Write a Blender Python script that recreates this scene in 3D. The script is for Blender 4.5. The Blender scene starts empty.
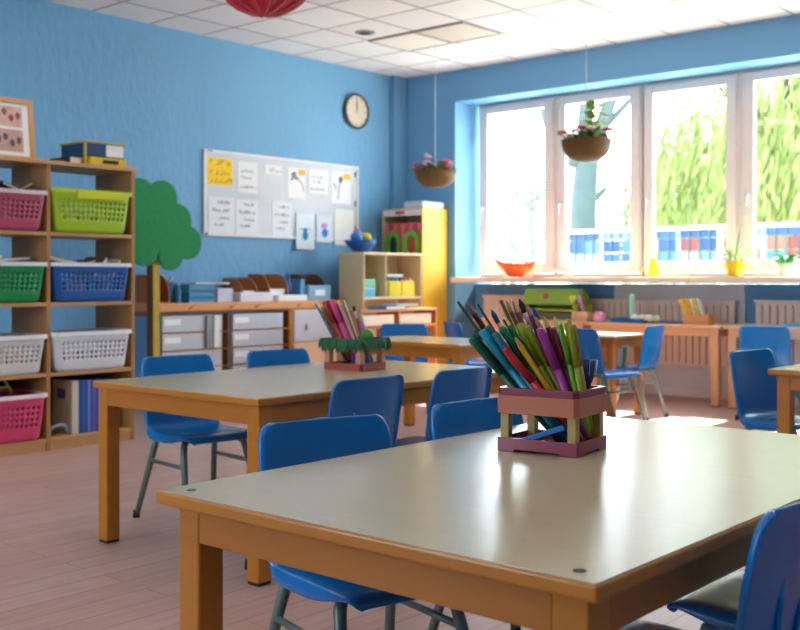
import bpy, bmesh, math, random
from mathutils import Vector, Matrix
random.seed(7)
C = bpy.context.scene.collection
PI = math.pi
R = math.radians

# ------------------------------------------------------------------ materials
def mat(name, col, rough=.5, metal=0, noise=0, nscale=8, bump=0, bscale=60, spec=.5, coat=0, trans=0, alpha=1, coatr=.1, stretch=None, sub=0):
    m = bpy.data.materials.new(name); m.use_nodes = True
    nt = m.node_tree; N = nt.nodes; L = nt.links
    b = N['Principled BSDF']
    c = (col[0], col[1], col[2], 1)
    b.inputs['Base Color'].default_value = c
    b.inputs['Roughness'].default_value = rough
    b.inputs['Metallic'].default_value = metal
    b.inputs['Specular IOR Level'].default_value = spec
    b.inputs['Coat Weight'].default_value = coat
    b.inputs['Coat Roughness'].default_value = coatr
    b.inputs['Transmission Weight'].default_value = trans
    b.inputs['Alpha'].default_value = alpha
    if sub:
        b.inputs['Subsurface Weight'].default_value = sub
        b.inputs['Subsurface Radius'].default_value = (.03, .03, .03)
    tc = N.new('ShaderNodeTexCoord'); mp = N.new('ShaderNodeMapping')
    L.new(tc.outputs['Object'], mp.inputs['Vector'])
    if stretch: mp.inputs['Scale'].default_value = stretch
    nz = N.new('ShaderNodeTexNoise'); nz.inputs['Scale'].default_value = nscale; nz.inputs['Detail'].default_value = 4
    L.new(mp.outputs['Vector'], nz.inputs['Vector'])
    mx = N.new('ShaderNodeMix'); mx.data_type = 'RGBA'
    k = noise if noise else .03
    mx.inputs['A'].default_value = tuple(min(1, v*(1-k)) for v in col)+(1,)
    mx.inputs['B'].default_value = tuple(min(1, v*(1+k)) for v in col)+(1,)
    L.new(nz.outputs['Fac'], mx.inputs['Factor']); L.new(mx.outputs['Result'], b.inputs['Base Color'])
    if bump:
        n2 = N.new('ShaderNodeTexNoise'); n2.inputs['Scale'].default_value = bscale; n2.inputs['Detail'].default_value = 3
        L.new(mp.outputs['Vector'], n2.inputs['Vector'])
        bp = N.new('ShaderNodeBump'); bp.inputs['Strength'].default_value = bump; bp.inputs['Distance'].default_value = .01
        L.new(n2.outputs['Fac'], bp.inputs['Height']); L.new(bp.outputs['Normal'], b.inputs['Normal'])
    return m
_pm = {}
def plast(col, rough=.35):
    k = tuple(round(c, 3) for c in col)+(rough,)
    if k not in _pm: _pm[k] = mat('plastic', col, rough)
    return _pm[k]
def h(s):
    v = [int(s[i:i+2], 16)/255 for i in (0, 2, 4)]
    return tuple(x/12.92 if x <= .04045 else ((x+.055)/1.055)**2.4 for x in v)

M = {}
M['wall'] = mat('blue_wall_paint', h('6fa9d4'), .62, noise=.05, nscale=1.5, bump=.9, bscale=15, stretch=(1, 1, .55))
M['wallw'] = mat('blue_wall_smooth', h('6aa3cd'), .6, noise=.03, nscale=2)
M['wood'] = mat('orange_wood', h('be7618'), .4, noise=.12, nscale=5, stretch=(1, 1, 6), coat=.15)
M['woodh'] = mat('orange_wood_grain_across', h('b87016'), .38, noise=.12, nscale=5, stretch=(1, 7, 7), coat=.15)
M['birch'] = mat('pale_shelf_wood', h('cb9c66'), .5, noise=.07, nscale=6, stretch=(8, 8, 1))
M['shelfside'] = mat('shelf_wood', h('b17f48'), .5, noise=.07, nscale=6, stretch=(8, 8, 1))
M['lam'] = mat('tabletop_laminate', h('c0b08e'), .19, noise=.05, nscale=6, stretch=(1, 14, 1), bump=.05, bscale=30, spec=.42)
M['lampale'] = mat('pale_tabletop', h('cdd8dc'), .25)
M['blue'] = mat('chair_blue_plastic', h('006fbc'), .24, noise=.03, spec=.55)
M['frame'] = mat('grey_green_metal', h('6d7f7c'), .4, metal=.3)
M['chrome'] = mat('grey_metal', h('9aa3ab'), .3, metal=.7)
M['black'] = mat('black_rubber', h('17120f'), .5)
M['dark'] = mat('dark_print', h('30343c'), .6)
M['white'] = mat('white_paint', h('ece8e6'), .4)
M['winframe'] = mat('window_frame_white', h('e6dbd6'), .4)
M['paper'] = mat('paper', h('f3f4f6'), .7)
M['board'] = mat('whiteboard_surface', h('c2c6ce'), .3)
M['alu'] = mat('aluminium', h('c9ccd2'), .35, metal=.4)
M['yellowcab'] = mat('yellow_lacquer', h('f3c63c'), .4)
M['beige'] = mat('beige_wood', h('d8c79c'), .5, noise=.05, stretch=(6, 6, 1))
M['rad'] = mat('radiator_cream', h('f2ded0'), .4)
M['soil'] = mat('soil', h('3a2c1c'), .9)
M['green'] = mat('leaf_green', h('3f8a3a'), .6, noise=.2, nscale=20)
M['treegreen'] = mat('felt_green', h('118a4e'), .75, noise=.08, nscale=14, bump=.3, bscale=25)
M['brown'] = mat('brown_ply', h('a8683a'), .5, noise=.1, nscale=6)
M['bowl'] = mat('basket_brown', h('6e5024'), .6, noise=.15, nscale=20)
M['red'] = mat('red_paper', h('c8283a'), .55, noise=.08, sub=0)
M['burg'] = mat('burgundy_paint', h('86203f'), .35, coat=.3)
M['peach'] = mat('peach_paint', h('b9684c'), .4, coat=.2)
M['post'] = mat('olive_wood', h('b29a5c'), .45)
M['rust'] = mat('rust_paint', h('a5493c'), .5)
M['pinkwood'] = mat('pink_wood', h('cf8f78'), .5)

def floor_mat():
    m = bpy.data.materials.new('floor_boards'); m.use_nodes = True
    nt = m.node_tree; N = nt.nodes; L = nt.links; b = N['Principled BSDF']
    b.inputs['Roughness'].default_value = .38
    tc = N.new('ShaderNodeTexCoord'); mp = N.new('ShaderNodeMapping'); L.new(tc.outputs['Object'], mp.inputs['Vector'])
    mp.inputs['Rotation'].default_value = (0, 0, R(90))
    br = N.new('ShaderNodeTexBrick'); L.new(mp.outputs['Vector'], br.inputs['Vector'])
    br.inputs['Color1'].default_value = h('c9a69c')+(1,); br.inputs['Color2'].default_value = h('c09a8e')+(1,)
    br.inputs['Mortar'].default_value = h('a88478')+(1,)
    br.inputs['Scale'].default_value = 1; br.inputs['Mortar Size'].default_value = .004
    br.inputs['Brick Width'].default_value = 1.6; br.inputs['Row Height'].default_value = .14
    nz = N.new('ShaderNodeTexNoise'); mp2 = N.new('ShaderNodeMapping'); mp2.inputs['Scale'].default_value = (14, 1.2, 1)
    L.new(tc.outputs['Object'], mp2.inputs['Vector']); L.new(mp2.outputs['Vector'], nz.inputs['Vector']); nz.inputs['Scale'].default_value = 2.5
    nz.inputs['Detail'].default_value = 5
    mx = N.new('ShaderNodeMix'); mx.data_type = 'RGBA'; mx.blend_type = 'MULTIPLY'; mx.inputs['Factor'].default_value = .5
    cr = N.new('ShaderNodeValToRGB'); cr.color_ramp.elements[0].position = .3; cr.color_ramp.elements[0].color = (.68, .63, .62, 1)
    cr.color_ramp.elements[1].position = .7
    L.new(nz.outputs['Fac'], cr.inputs['Fac'])
    L.new(br.outputs['Color'], mx.inputs['A']); L.new(cr.outputs['Color'], mx.inputs['B']); L.new(mx.outputs['Result'], b.inputs['Base Color'])
    return m
def ceil_mat():
    m = bpy.data.materials.new('ceiling_tiles'); m.use_nodes = True
    nt = m.node_tree; N = nt.nodes; L = nt.links; b = N['Principled BSDF']
    b.inputs['Roughness'].default_value = .8
    tc = N.new('ShaderNodeTexCoord'); mp = N.new('ShaderNodeMapping'); L.new(tc.outputs['Object'], mp.inputs['Vector'])
    br = N.new('ShaderNodeTexBrick'); L.new(mp.outputs['Vector'], br.inputs['Vector']); br.offset = 0
    mp.inputs['Location'].default_value = (7.19, -6.56+.615*20, 0)
    br.inputs['Color1'].default_value = h('f4f3f2')+(1,); br.inputs['Color2'].default_value = h('e9e7e8')+(1,)
    br.inputs['Mortar'].default_value = h('9c9494')+(1,); br.inputs['Scale'].default_value = 1
    br.inputs['Mortar Size'].default_value = .013; br.inputs['Mortar Smooth'].default_value = 0
    br.inputs['Brick Width'].default_value = .60; br.inputs['Row Height'].default_value = .615
    L.new(br.outputs['Color'], b.inputs['Base Color'])
    nz = N.new('ShaderNodeTexNoise'); nz.inputs['Scale'].default_value = 60; L.new(tc.outputs['Object'], nz.inputs['Vector'])
    bp = N.new('ShaderNodeBump'); bp.inputs['Strength'].default_value = .15; bp.inputs['Distance'].default_value = .01
    L.new(nz.outputs['Fac'], bp.inputs['Height']); L.new(bp.outputs['Normal'], b.inputs['Normal'])
    return m
def glass_mat():
    m = bpy.data.materials.new('window_glass'); m.use_nodes = True
    nt = m.node_tree; N = nt.nodes; L = nt.links; N.remove(N['Principled BSDF'])
    t = N.new('ShaderNodeBsdfTransparent'); t.inputs[0].default_value = (.97, .985, .98, 1)
    g = N.new('ShaderNodeBsdfGlossy'); g.inputs['Roughness'].default_value = .02
    f = N.new('ShaderNodeFresnel'); f.inputs['IOR'].default_value = 1.35
    ge = N.new('ShaderNodeNewGeometry'); mt = N.new('ShaderNodeMath'); mt.operation = 'SUBTRACT'; mt.use_clamp = True
    L.new(f.outputs[0], mt.inputs[0]); L.new(ge.outputs['Backfacing'], mt.inputs[1])   # reflection only on the outer faces of the pane
    mx = N.new('ShaderNodeMixShader'); L.new(mt.outputs[0], mx.inputs[0]); L.new(t.outputs[0], mx.inputs[1]); L.new(g.outputs[0], mx.inputs[2])
    L.new(mx.outputs[0], N['Material Output'].inputs['Surface'])
    return m
M['floor'] = floor_mat(); M['ceil'] = ceil_mat(); M['glass'] = glass_mat()

# ------------------------------------------------------------------ mesh builder
class MB:
    def __init__(s): s.b = bmesh.new()
    def verts(s, pts): return [s.b.verts.new(p) for p in pts]
    def box(s, x0, x1, y0, y1, z0, z1, mtx=None):
        p = [(x0, y0, z0), (x1, y0, z0), (x1, y1, z0), (x0, y1, z0), (x0, y0, z1), (x1, y0, z1), (x1, y1, z1), (x0, y1, z1)]
        if mtx is not None: p = [mtx @ Vector(q) for q in p]
        v = s.verts(p)
        for f in ((3, 2, 1, 0), (4, 5, 6, 7), (0, 1, 5, 4), (1, 2, 6, 5), (2, 3, 7, 6), (3, 0, 4, 7)): s.b.faces.new([v[i] for i in f])
        return s
    def tube(s, pts, r, n=10, cap=True):
        pts = [Vector(p) for p in pts]
        rs = r if isinstance(r, (list, tuple)) else [r]*len(pts)
        rings = []
        up = None
        for i, p in enumerate(pts):
            d = (pts[min(i+1, len(pts)-1)]-pts[max(i-1, 0)]).normalized()
            if up is None:
                up = Vector((0, 0, 1)) if abs(d.z) < .9 else Vector((1, 0, 0))
            a = d.cross(up).normalized(); up = a.cross(d).normalized()
            rings.append(s.verts([p+(a*math.cos(t)+up*math.sin(t))*rs[i] for t in [2*PI*k/n for k in range(n)]]))
        for A, B in zip(rings, rings[1:]):
            for k in range(n): s.b.faces.new([A[k], A[(k+1) % n], B[(k+1) % n], B[k]])
        if cap:
            s.b.faces.new(rings[0][::-1]); s.b.faces.new(rings[-1])
        return s
    def lathe(s, prof, c=(0, 0, 0), n=24, sq=1.0):
        rings = []
        for r, z in prof:
            if r < 1e-5: rings.append([s.b.verts.new((c[0], c[1], c[2]+z))])
            else: rings.append(s.verts([(c[0]+r*math.cos(2*PI*k/n), c[1]+r*math.sin(2*PI*k/n)*sq, c[2]+z) for k in range(n)]))
        for A, B in zip(rings, rings[1:]):
            for k in range(n):
                k2 = (k+1) % n
                if len(A) == 1 and len(B) == 1: continue
                if len(A) == 1: s.b.faces.new([A[0], B[k2], B[k]])
                elif len(B) == 1: s.b.faces.new([A[k], A[k2], B[0]])
                else: s.b.faces.new([A[k], A[k2], B[k2], B[k]])
        return s
    def prism(s, poly, t, mtx):
        """poly in local xy, extruded 0..t along local z, then mtx"""
        a = s.verts([mtx @ Vector((x, y, 0)) for x, y in poly]); b = s.verts([mtx @ Vector((x, y, t)) for x, y in poly])
        n = len(poly)
        s.b.faces.new(a[::-1]); s.b.faces.new(b)
        for k in range(n): s.b.faces.new([a[k], a[(k+1) % n], b[(k+1) % n], b[k]])
        return s
    def blob(s, c, r, n=1, sc=(1, 1, 1)):
        g = bmesh.ops.create_icosphere(s.b, subdivisions=n, radius=r)
        for v in g['verts']: v.co = Vector((v.co.x*sc[0], v.co.y*sc[1], v.co.z*sc[2]))+Vector(c)
        return s
    def quad(s, pts): s.b.faces.new(s.verts(pts)); return s
    def build(s, name, m, parent=None, bevel=0, smooth=False, label=None, seg=2, fix=True):
        if fix: bmesh.ops.recalc_face_normals(s.b, faces=s.b.faces)
        me = bpy.data.meshes.new(name); s.b.to_mesh(me); s.b.free()
        me.materials.append(m)
        if smooth:
            for p in me.polygons: p.use_smooth = True
        o = bpy.data.objects.new(name, me); C.objects.link(o)
        if parent is not None: o.parent = parent
        if bevel:
            bv = o.modifiers.new('bevel', 'BEVEL'); bv.width = bevel; bv.segments = seg; bv.limit_method = 'ANGLE'; bv.angle_limit = R(40)
        if label: o['label'] = label
        return o
def MX(loc=(0, 0, 0), rx=0, ry=0, rz=0):
    return Matrix.Translation(loc) @ Matrix.Rotation(rz, 4, 'Z') @ Matrix.Rotation(ry, 4, 'Y') @ Matrix.Rotation(rx, 4, 'X')
def thing(name, label, cat, loc=(0, 0, 0), rz=0, group=None):
    o = bpy.data.objects.new(name, None); C.objects.link(o); o.empty_display_size = .1
    o.location = loc; o.rotation_euler = (0, 0, rz); o['label'] = label; o['category'] = cat
    if group: o['group'] = group
    return o
def tag(o, label, cat, group=None, loc=None, rz=None, rot=None):
    o['label'] = label; o['category'] = cat
    if group: o['group'] = group
    if loc: o.location = loc
    if rz is not None: o.rotation_euler = (0, 0, rz)
    if rot: o.rotation_euler = rot
    return o
def kids(o): return [c for c in C.objects if c.parent == o]
def dup(root, loc, rz, label, group=None):
    def cp(o, par):
        c = o.copy(); C.objects.link(c); c.parent = par
        for ch in kids(o): cp(ch, c)
        return c
    r = cp(root, None); r.location = loc; r.rotation_euler = (0, 0, rz); r['label'] = label
    if group: r['group'] = group
    return r
def struct(name, mb, m, bevel=0, parent=None):
    o = mb.build(name, m, parent, bevel)
    if parent is None: o['kind'] = 'structure'
    return o

# ------------------------------------------------------------------ room
WX, WY, RY, ZC = -8.26, 9.56, 9.97, 3.57
XR, YB = 2.6, -2.6
struct('floor', MB().box(WX-.2, XR+.2, YB-.2, RY+.3, -.1, 0), M['floor'])
struct('ceiling', MB().box(WX-.2, XR+.2, YB-.2, RY+.3, ZC, ZC+.1), M['ceil'])
struct('wall_left', MB().box(WX-.2, WX, YB-.2, RY+.3, 0, ZC), M['wall'])
struct('trim_1', MB().box(WX, WX+.07, 9.33, WY, 0, ZC), M['wallw'], .006)
JX = -7.47; SZ = 3.207
fb = MB(); fb.box(WX, JX, WY, RY+.3, 0, ZC); fb.box(JX, XR, WY, RY+.3, SZ, ZC)
struct('wall_front', fb, M['wallw'])
# apron wall under the window, stepped white section in the middle
struct('wall_window', MB().box(JX, XR, RY-.02, RY+.3, 0, 1.13), M['wallw'])
struct('trim_2', MB().box(-5.62, -4.2, RY-.055, RY-.02, .07, 1.13), mat('pale_grey_panel', h('dfe1e6'), .5))
struct('baseboard_front', MB().box(JX, XR, RY-.075, RY-.02, 0, .07), M['white'])
struct('baseboard_left', MB().box(WX, WX+.02, YB, 9.33, 0, .07), M['white'])
struct('trim_3', MB().box(JX+.02, XR, 9.44, RY+.05, 1.14, 1.2), mat('sill_board', h('ecd6bd'), .35), .01)
struct('wall_right', MB().box(XR, XR+.2, YB-.2, RY+.3, 0, ZC), M['wallw'])
bw = MB(); bw.box(WX, XR, YB-.2, YB, 0, 1.0); bw.box(WX, XR, YB-.2, YB, 3.0, ZC)
for x0, x1 in ((WX, -5.4), (-3.4, XR)): bw.box(x0, x1, YB-.2, YB, 1.0, 3.0)  # unseen opening, added so sky light fills the front of the room
struct('wall_back', bw, M['wallw'])

# windows: continuous frame, a sash per light
sashes = [(-7.38, -6.39), (-6.33, -5.33), (-5.28, -4.285), (-4.215, -3.22), (-3.16, -2.16), (-2.10, -1.10)]
ZT, ZB = 3.18, 1.22
for i, (a, b) in enumerate(sashes):
    e = bpy.data.objects.new('window_%d' % (i+1), None); C.objects.link(e); e['kind'] = 'structure'
    a0 = a-.035; b0 = b+.035
    f = MB(); y0, y1 = RY-.02, RY+.06
    f.box(a0, a, y0, y1, ZB-.02, SZ); f.box(b, b0, y0, y1, ZB-.02, SZ); f.box(a, b, y0, y1, ZT, SZ); f.box(a, b, y0, y1, ZB-.02, ZB+.02)
    f.build('window_frame', M['winframe'], e, .004)
    s = MB(); w = .105; y0, y1 = RY-.055, RY+.01
    s.box(a+.004, a+w, y0, y1, ZB+.024, ZT-.004); s.box(b-w, b-.004, y0, y1, ZB+.024, ZT-.004)
    s.box(a+w, b-w, y0, y1, ZT-w+.01, ZT-.004); s.box(a+w, b-w, y0, y1, ZB+.024, ZB+.14)
    s.build('sash', M['winframe'], e, .008)
    g = MB().box(a+w-.01, b-w+.01, RY-.025, RY-.018, ZB+.13, ZT-w+.02); g.build('pane', M['glass'], e)
    hd = MB().box(a+.035, a+.065, RY-.10, RY-.055, 1.98, 2.01); hd.box(a+.04, a+.06, RY-.115, RY-.10, 1.88, 2.01)
    hd.build('window_handle', M['alu'], e, .004)
struct('trim_4', MB().box(-1.06, XR, RY-.02, RY+.06, 1.2, SZ), M['wallw'])

# radiators
def radiator(x0, x1, z0, z1, label):
    t = thing('radiator', label, 'radiator', ((x0+x1)/2, RY-.14, 0))
    w = (x1-x0)/2
    p = MB(); n = int((x1-x0)/.07); st = (x1-x0)/n
    for k in range(n): p.box(-w+k*st+.006, -w+(k+1)*st-.006, -.03, .02, z0+.03, z1-.03)
    p.box(-w, w, -.02, .015, z0+.015, z0+.05); p.box(-w, w, -.02, .015, z1-.05, z1-.015)
    p.build('panel', M['rad'], t, .006)
    c = MB().box(-w-.01, w+.01, -.045, .04, z1-.02, z1); c.build('top_cover', M['rad'], t, .004)
    for s in (-1, 1): MB().box(s*(w-.15)-.02, s*(w-.15)+.02, .015, .082, z1-.2, z1-.12).build('bracket', M['white'], t)
    MB().tube([(w-.05, -.0, z0+.03), (w-.05, 0, .0)], .012).build('pipe', M['white'], t, smooth=True)
radiator(-7.25, -6.2, .3, 1.0, 'cream slatted radiator below the sill at the left window')
radiator(-6.05, -4.25, .3, .97, 'long cream radiator in front of the pale grey panel')
radiator(-4.05, -2.6, .3, .98, 'cream radiator below the sill at the right edge behind blue chair')

# ceiling fittings
t = thing('ceiling_vent', 'small round grey vent set in the white ceiling tiles', 'vent', (-6.98, 7.52, ZC))
MB().lathe([(0, -.012), (.085, -.012), (.10, -.004), (.10, 0), (0, 0)], n=28).build('ring', mat('vent_grey', h('8d8a8c'), .5), t, smooth=False)
MB().lathe([(0, -.018), (.055, -.018), (.055, -.012), (0, -.012)], n=20).build('grille', M['dark'], t)
for lx, ly, lab, cc in ((-6.89, 8.0975, 'cream square ceiling light panel nearest the corner', 'f6efdf'), (-6.29, 8.0975, 'beige square ceiling light panel next to the cream one', 'dccfc0')):
    t = thing('ceiling_light', lab, 'ceiling light', (lx, ly, ZC), 0, None)
    MB().box(-.28, .28, -.29, .29, -.012, 0).build('diffuser', mat('diffuser', h(cc), .6), t)
    f = MB()
    f.box(-.30, .30, -.3075, -.29, -.018, 0); f.box(-.30, .30, .29, .3075, -.018, 0); f.box(-.30, -.28, -.29, .29, -.018, 0); f.box(.28, .30, -.29, .29, -.018, 0)
    f.build('frame', mat('panel_frame', h('a9a3a0'), .5), t)

em = bpy.data.materials.new('fill_light_diffuser'); em.use_nodes = True
en = em.node_tree.nodes['Principled BSDF']; en.inputs['Base Color'].default_value = (.9, .88, .84, 1)
en.inputs['Emission Color'].default_value = (1, .95, .88, 1); en.inputs['Emission Strength'].default_value = 4.5
LL = 'added unseen fill panels over the front of the room'
for i, (lx, ly) in enumerate(((-6.29, 2.255), (-6.29, 4.1), (-3.29, .41), (-3.29, 2.87), (-.29, .41), (-.29, 2.87), (1.51, 5.33), (-.89, 6.56), (-3.29, -1.435), (-.29, -1.435))):  # glowing panels out of view, added to brighten the front of the room
    t = thing('ceiling_light', 'unseen glowing ceiling panel, added as fill light for the front of the room', 'ceiling light', (lx, ly, ZC), 0, LL)
    MB().box(-.28, .28, -.29, .29, -.012, 0).build('diffuser', em, t)
    f = MB()
    f.box(-.30, .30, -.3075, -.29, -.018, 0); f.box(-.30, .30, .29, .3075, -.018, 0); f.box(-.30, -.28, -.29, .29, -.018, 0); f.box(.28, .30, -.29, .29, -.018, 0)
    f.build('frame', mat('panel_frame', h('a9a3a0'), .5), t)

# ------------------------------------------------------------------ tables
def table(x0, x1, y0, y1, H, label, cat='table', group=None, top=None, leg=.068, caps=True, name='classroom_table', th=.03, inset=.035, ang=0, wd=None):
    W1, W2 = (wd, wd) if wd else (M['wood'], M['woodh'])
    cx, cy = (x0+x1)/2, (y0+y1)/2
    t = thing(name, label, cat, (cx, cy, 0), ang, group)
    w, d = (x1-x0)/2, (y1-y0)/2
    MB().box(-w, w, -d, d, H-th, H-.0015).build('edge_board', W1, t, .006, seg=3)
    MB().box(-w+.004, w-.004, -d+.004, d-.004, H-.002, H).build('tabletop', top or M['lam'], t, .001, label='grey beige laminate top' if top is None else None)
    i = inset
    ap = .075 if leg > .05 else .06
    for s in (-1, 1):
        MB().box(-w+i+leg, w-i-leg, s*(d-i-.012)-.011, s*(d-i-.012)+.011, H-th-ap, H-th).build('apron', W2, t, .002)
        MB().box(s*(w-i-.012)-.011, s*(w-i-.012)+.011, -d+i+leg, d-i-leg, H-th-ap, H-th).build('apron', W2, t, .002)
    for sx in (-1, 1):
        for sy in (-1, 1):
            lx, ly = sx*(w-i-leg/2), sy*(d-i-leg/2); q = leg/2
            l = MB().box(lx-q, lx+q, ly-q, ly+q, .012, H-th).build('leg', W1, t, .005)
            MB().box(lx-q+.002, lx+q-.002, ly-q+.002, ly+q-.002, 0, .014).build('foot_pad', M['black'], l, .003)
            if caps:
                MB().lathe([(0, .0015), (.009, .0015), (.011, 0), (0, 0)], (sx*(w-.06), sy*(d-.05), H), 14).build('screw_cap', M['dark'], t)
    return t
near = table(-1.885, -.805, 1.37, 3.09, .72, 'large beige-topped wooden table nearest the viewer under the burgundy pencil box')
mid = table(-4.14, -3.03, 2.67, 4.45, .72, 'beige-topped wooden table in the middle with the green fringed pencil box', caps=False, inset=.018)
MB().box(-.337, -.333, -.55, .88, .7195, .7203).build('seam', mat('seam_dark', h('8a7f6c'), .5), mid)
table(-5.6, -4.5, 5.82, 6.55, .72, 'small orange wooden table behind the middle table with two blue chairs beyond', caps=False)
table(-2.11, -1.0, 5.26, 6.6, .72, 'dark-topped wooden table cut off by the right edge of the photo', caps=False)
table(-5.6, -4.42, 7.8, 8.42, .70, 'low table with pale blue top between two facing blue chairs', top=M['lampale'], caps=False)
WT = 'wooden tables lined up under the window'
pale = mat('sunny_birch_top', h('ecd3b0'), .35, noise=.05); pw_ = mat('peach_birch', h('d9a878'), .45, noise=.06)
table(-6.95, -5.56, 9.2, 9.72, .75, 'long pale wooden table under the window carrying the green box', top=pale, leg=.075, caps=False, group=WT, wd=pw_)
table(-5.54, -4.13, 9.2, 9.72, .75, 'pale wooden table under the window with the blue tray and yellow pencil box', top=pale, leg=.075, caps=False, group=WT, wd=pw_)
table(-4.09, -2.75, 9.17, 9.7, .755, 'pale wooden table under the window at the right edge of the photo', top=pale, leg=.075, caps=False, group=WT, wd=pw_)

# ------------------------------------------------------------------ chairs (local: faces +Y, origin on floor under seat centre)
def chair_proto(label, loc, rz, group):
    t = thing('school_chair', label, 'chair', loc, rz, group)
    prof = [  # y, z, half width, side lift y, side lift z
        (.205, .405, .150, 0, .000), (.215, .418, .172, 0, .0), (.205, .432, .185, 0, .0), (.16, .437, .193, 0, .002), (.06, .428, .197, 0, .008), (-.05, .422, .198, 0, .014),
        (-.14, .424, .199, .004, .010), (-.183, .446, .199, .016, .006), (-.200, .50, .199, .026, 0), (-.215, .57, .200, .030, 0), (-.228, .65, .202, .030, 0),
        (-.238, .715, .202, .028, 0), (-.245, .757, .197, .026, 0), (-.249, .779, .186, .022, 0), (-.251, .790, .158, .018, 0)]
    nT = 8
    b = bmesh.new(); rows = []
    for y, z, w, ly, lz in prof:
        row = []; bk = min(1, max(0, (z-.43)/.06)) if y < -.1 else 0
        for k in range(-1, nT+2):
            t_ = max(-1, min(1, 2*k/nT-1)); edge = k in (-1, nT+1)
            vx = w*t_+(.004*t_ if edge else 0); vy = y+ly*t_*t_; vz = z+lz*t_*t_
            if edge: vz -= .044*(1-bk)*max(.15, min(1, (.20-y)/.10)); vy -= .020*bk
            row.append(b.verts.new((vx, vy, vz)))
        rows.append(row)
    for A, B in zip(rows, rows[1:]):
        for k in range(nT+2): b.faces.new([A[k], A[k+1], B[k+1], B[k]])
    bmesh.ops.recalc_face_normals(b, faces=b.faces)
    me = bpy.data.meshes.new('seat_shell'); b.to_mesh(me); b.free(); me.materials.append(M['blue'])
    for p in me.polygons: p.use_smooth = True
    o = bpy.data.objects.new('seat_shell', me); C.objects.link(o); o.parent = t
    so = o.modifiers.new('solid', 'SOLIDIFY'); so.thickness = .011; so.offset = 0
    sb = o.modifiers.new('sub', 'SUBSURF'); sb.levels = 2; sb.render_levels = 2
    # ribs on the back of the shell
    rb = MB()
    for x, za, zb in ((-.085, .50, .66), (0, .50, .62), (.085, .50, .66)):
        yy = lambda z: -.200-(z-.5)*.19
        off = .032*(x/.2)**2
        rb.tube([(x, yy(za)+off-.008, za), (x, yy((za+zb)/2)+off-.011, (za+zb)/2), (x, yy(zb)+off-.003, zb)], [.004, .006, .003], 8)
    rb.build('back_rib', M['blue'], t, smooth=True)
    for sx in (-1, 1):
        for sy in (-1, 1):
            top = Vector((sx*.125, sy*.10-.02, .405)); kn = Vector((sx*.165, sy*.135-.015, .385)); ft = Vector((sx*.215, sy*.245-.01, .008))
            l = MB().tube([top, kn*.6+top*.4+Vector((0, 0, .006)), kn, kn*.9+ft*.1, ft], [.014, .016, .017, .016, .014], 10).build('leg', M['frame'], t, smooth=True)
            MB().tube([ft+Vector((0, 0, .03)), ft+Vector((0, 0, -.008))], [.016, .018], 10).build('rubber_foot', M['black'], l, smooth=True)
        a = Vector((sx*.180, .150, .29)); c = Vector((sx*.180, -.170, .29))
        MB().tube([a, c], .010, 8).build('stretcher', M['frame'], t, smooth=True)
    f = MB()
    for sx in (-1, 1): f.tube([(sx*.125, .10, .407), (sx*.125, -.13, .405)], .011, 8)
    f.tube([(-.125, .08, .405), (.125, .08, .405)], .011, 8); f.tube([(-.125, -.12, .405), (.125, -.12, .405)], .011, 8)
    f.build('seat_frame', M['frame'], t, smooth=True)
    return t
GL, GM, GN = 'blue chairs on the left of the middle table', 'blue chairs backing towards the near table', 'blue chairs on the left of the near table'
first = None
def chair(bx, by, face, label, group=None):
    """bx,by = centre of the backrest, face = degrees of facing direction from +X"""
    global first
    a = R(face); loc = (bx+math.cos(a)*.24, by+math.sin(a)*.24, 0); rz = a-PI/2
    if first is None: first = chair_proto(label, loc, rz, group); return first
    return dup(first, loc, rz, label, group)
chair(-2.065, 2.06, -15, 'blue plastic chair nearest the front at the left side of the near table')
chair(-2.03, 2.70, -6, 'blue plastic chair partly hidden behind the burgundy pencil box')
chair(-2.80, 3.05, 180, 'blue chair with its back to the viewer, left of two at the middle table')
chair(-2.78, 3.63, 180, 'blue chair with its back to the viewer, nearer the burgundy box, grey seat in sun')
chair(-4.36, 3.30, -8, 'blue chair with grey green legs at the left end of the middle table')
chair(-4.30, 3.93, -8, 'blue chair behind the middle table between the drawers and the fringed box')
chair(-6.02, 6.98, -45, 'sunlit blue chair behind the small orange table in front of the cubby shelf')
chair(-5.9, 7.5, 60, 'pale sunlit blue chair half hidden behind the standing coloured pens')
chair(-4.42, 7.28, 66, 'dark blue chair just right of the pencil bundle, back turned')
chair(-4.2, 8.1, 186, 'blue chair turned sideways with a striped tub on its seat')
chair(-3.47, 8.58, 98, 'blue chair standing at the right window table, back turned')
chair(-2.34, 5.60, -10, 'light blue chair facing the dark-topped table at the right edge')
chair(-.68, 1.88, 180, 'large blue chair back in the bottom right corner')
chair(-.68, 2.42, 180, 'blue chair behind the bottom right one, only its seat front showing')

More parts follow.
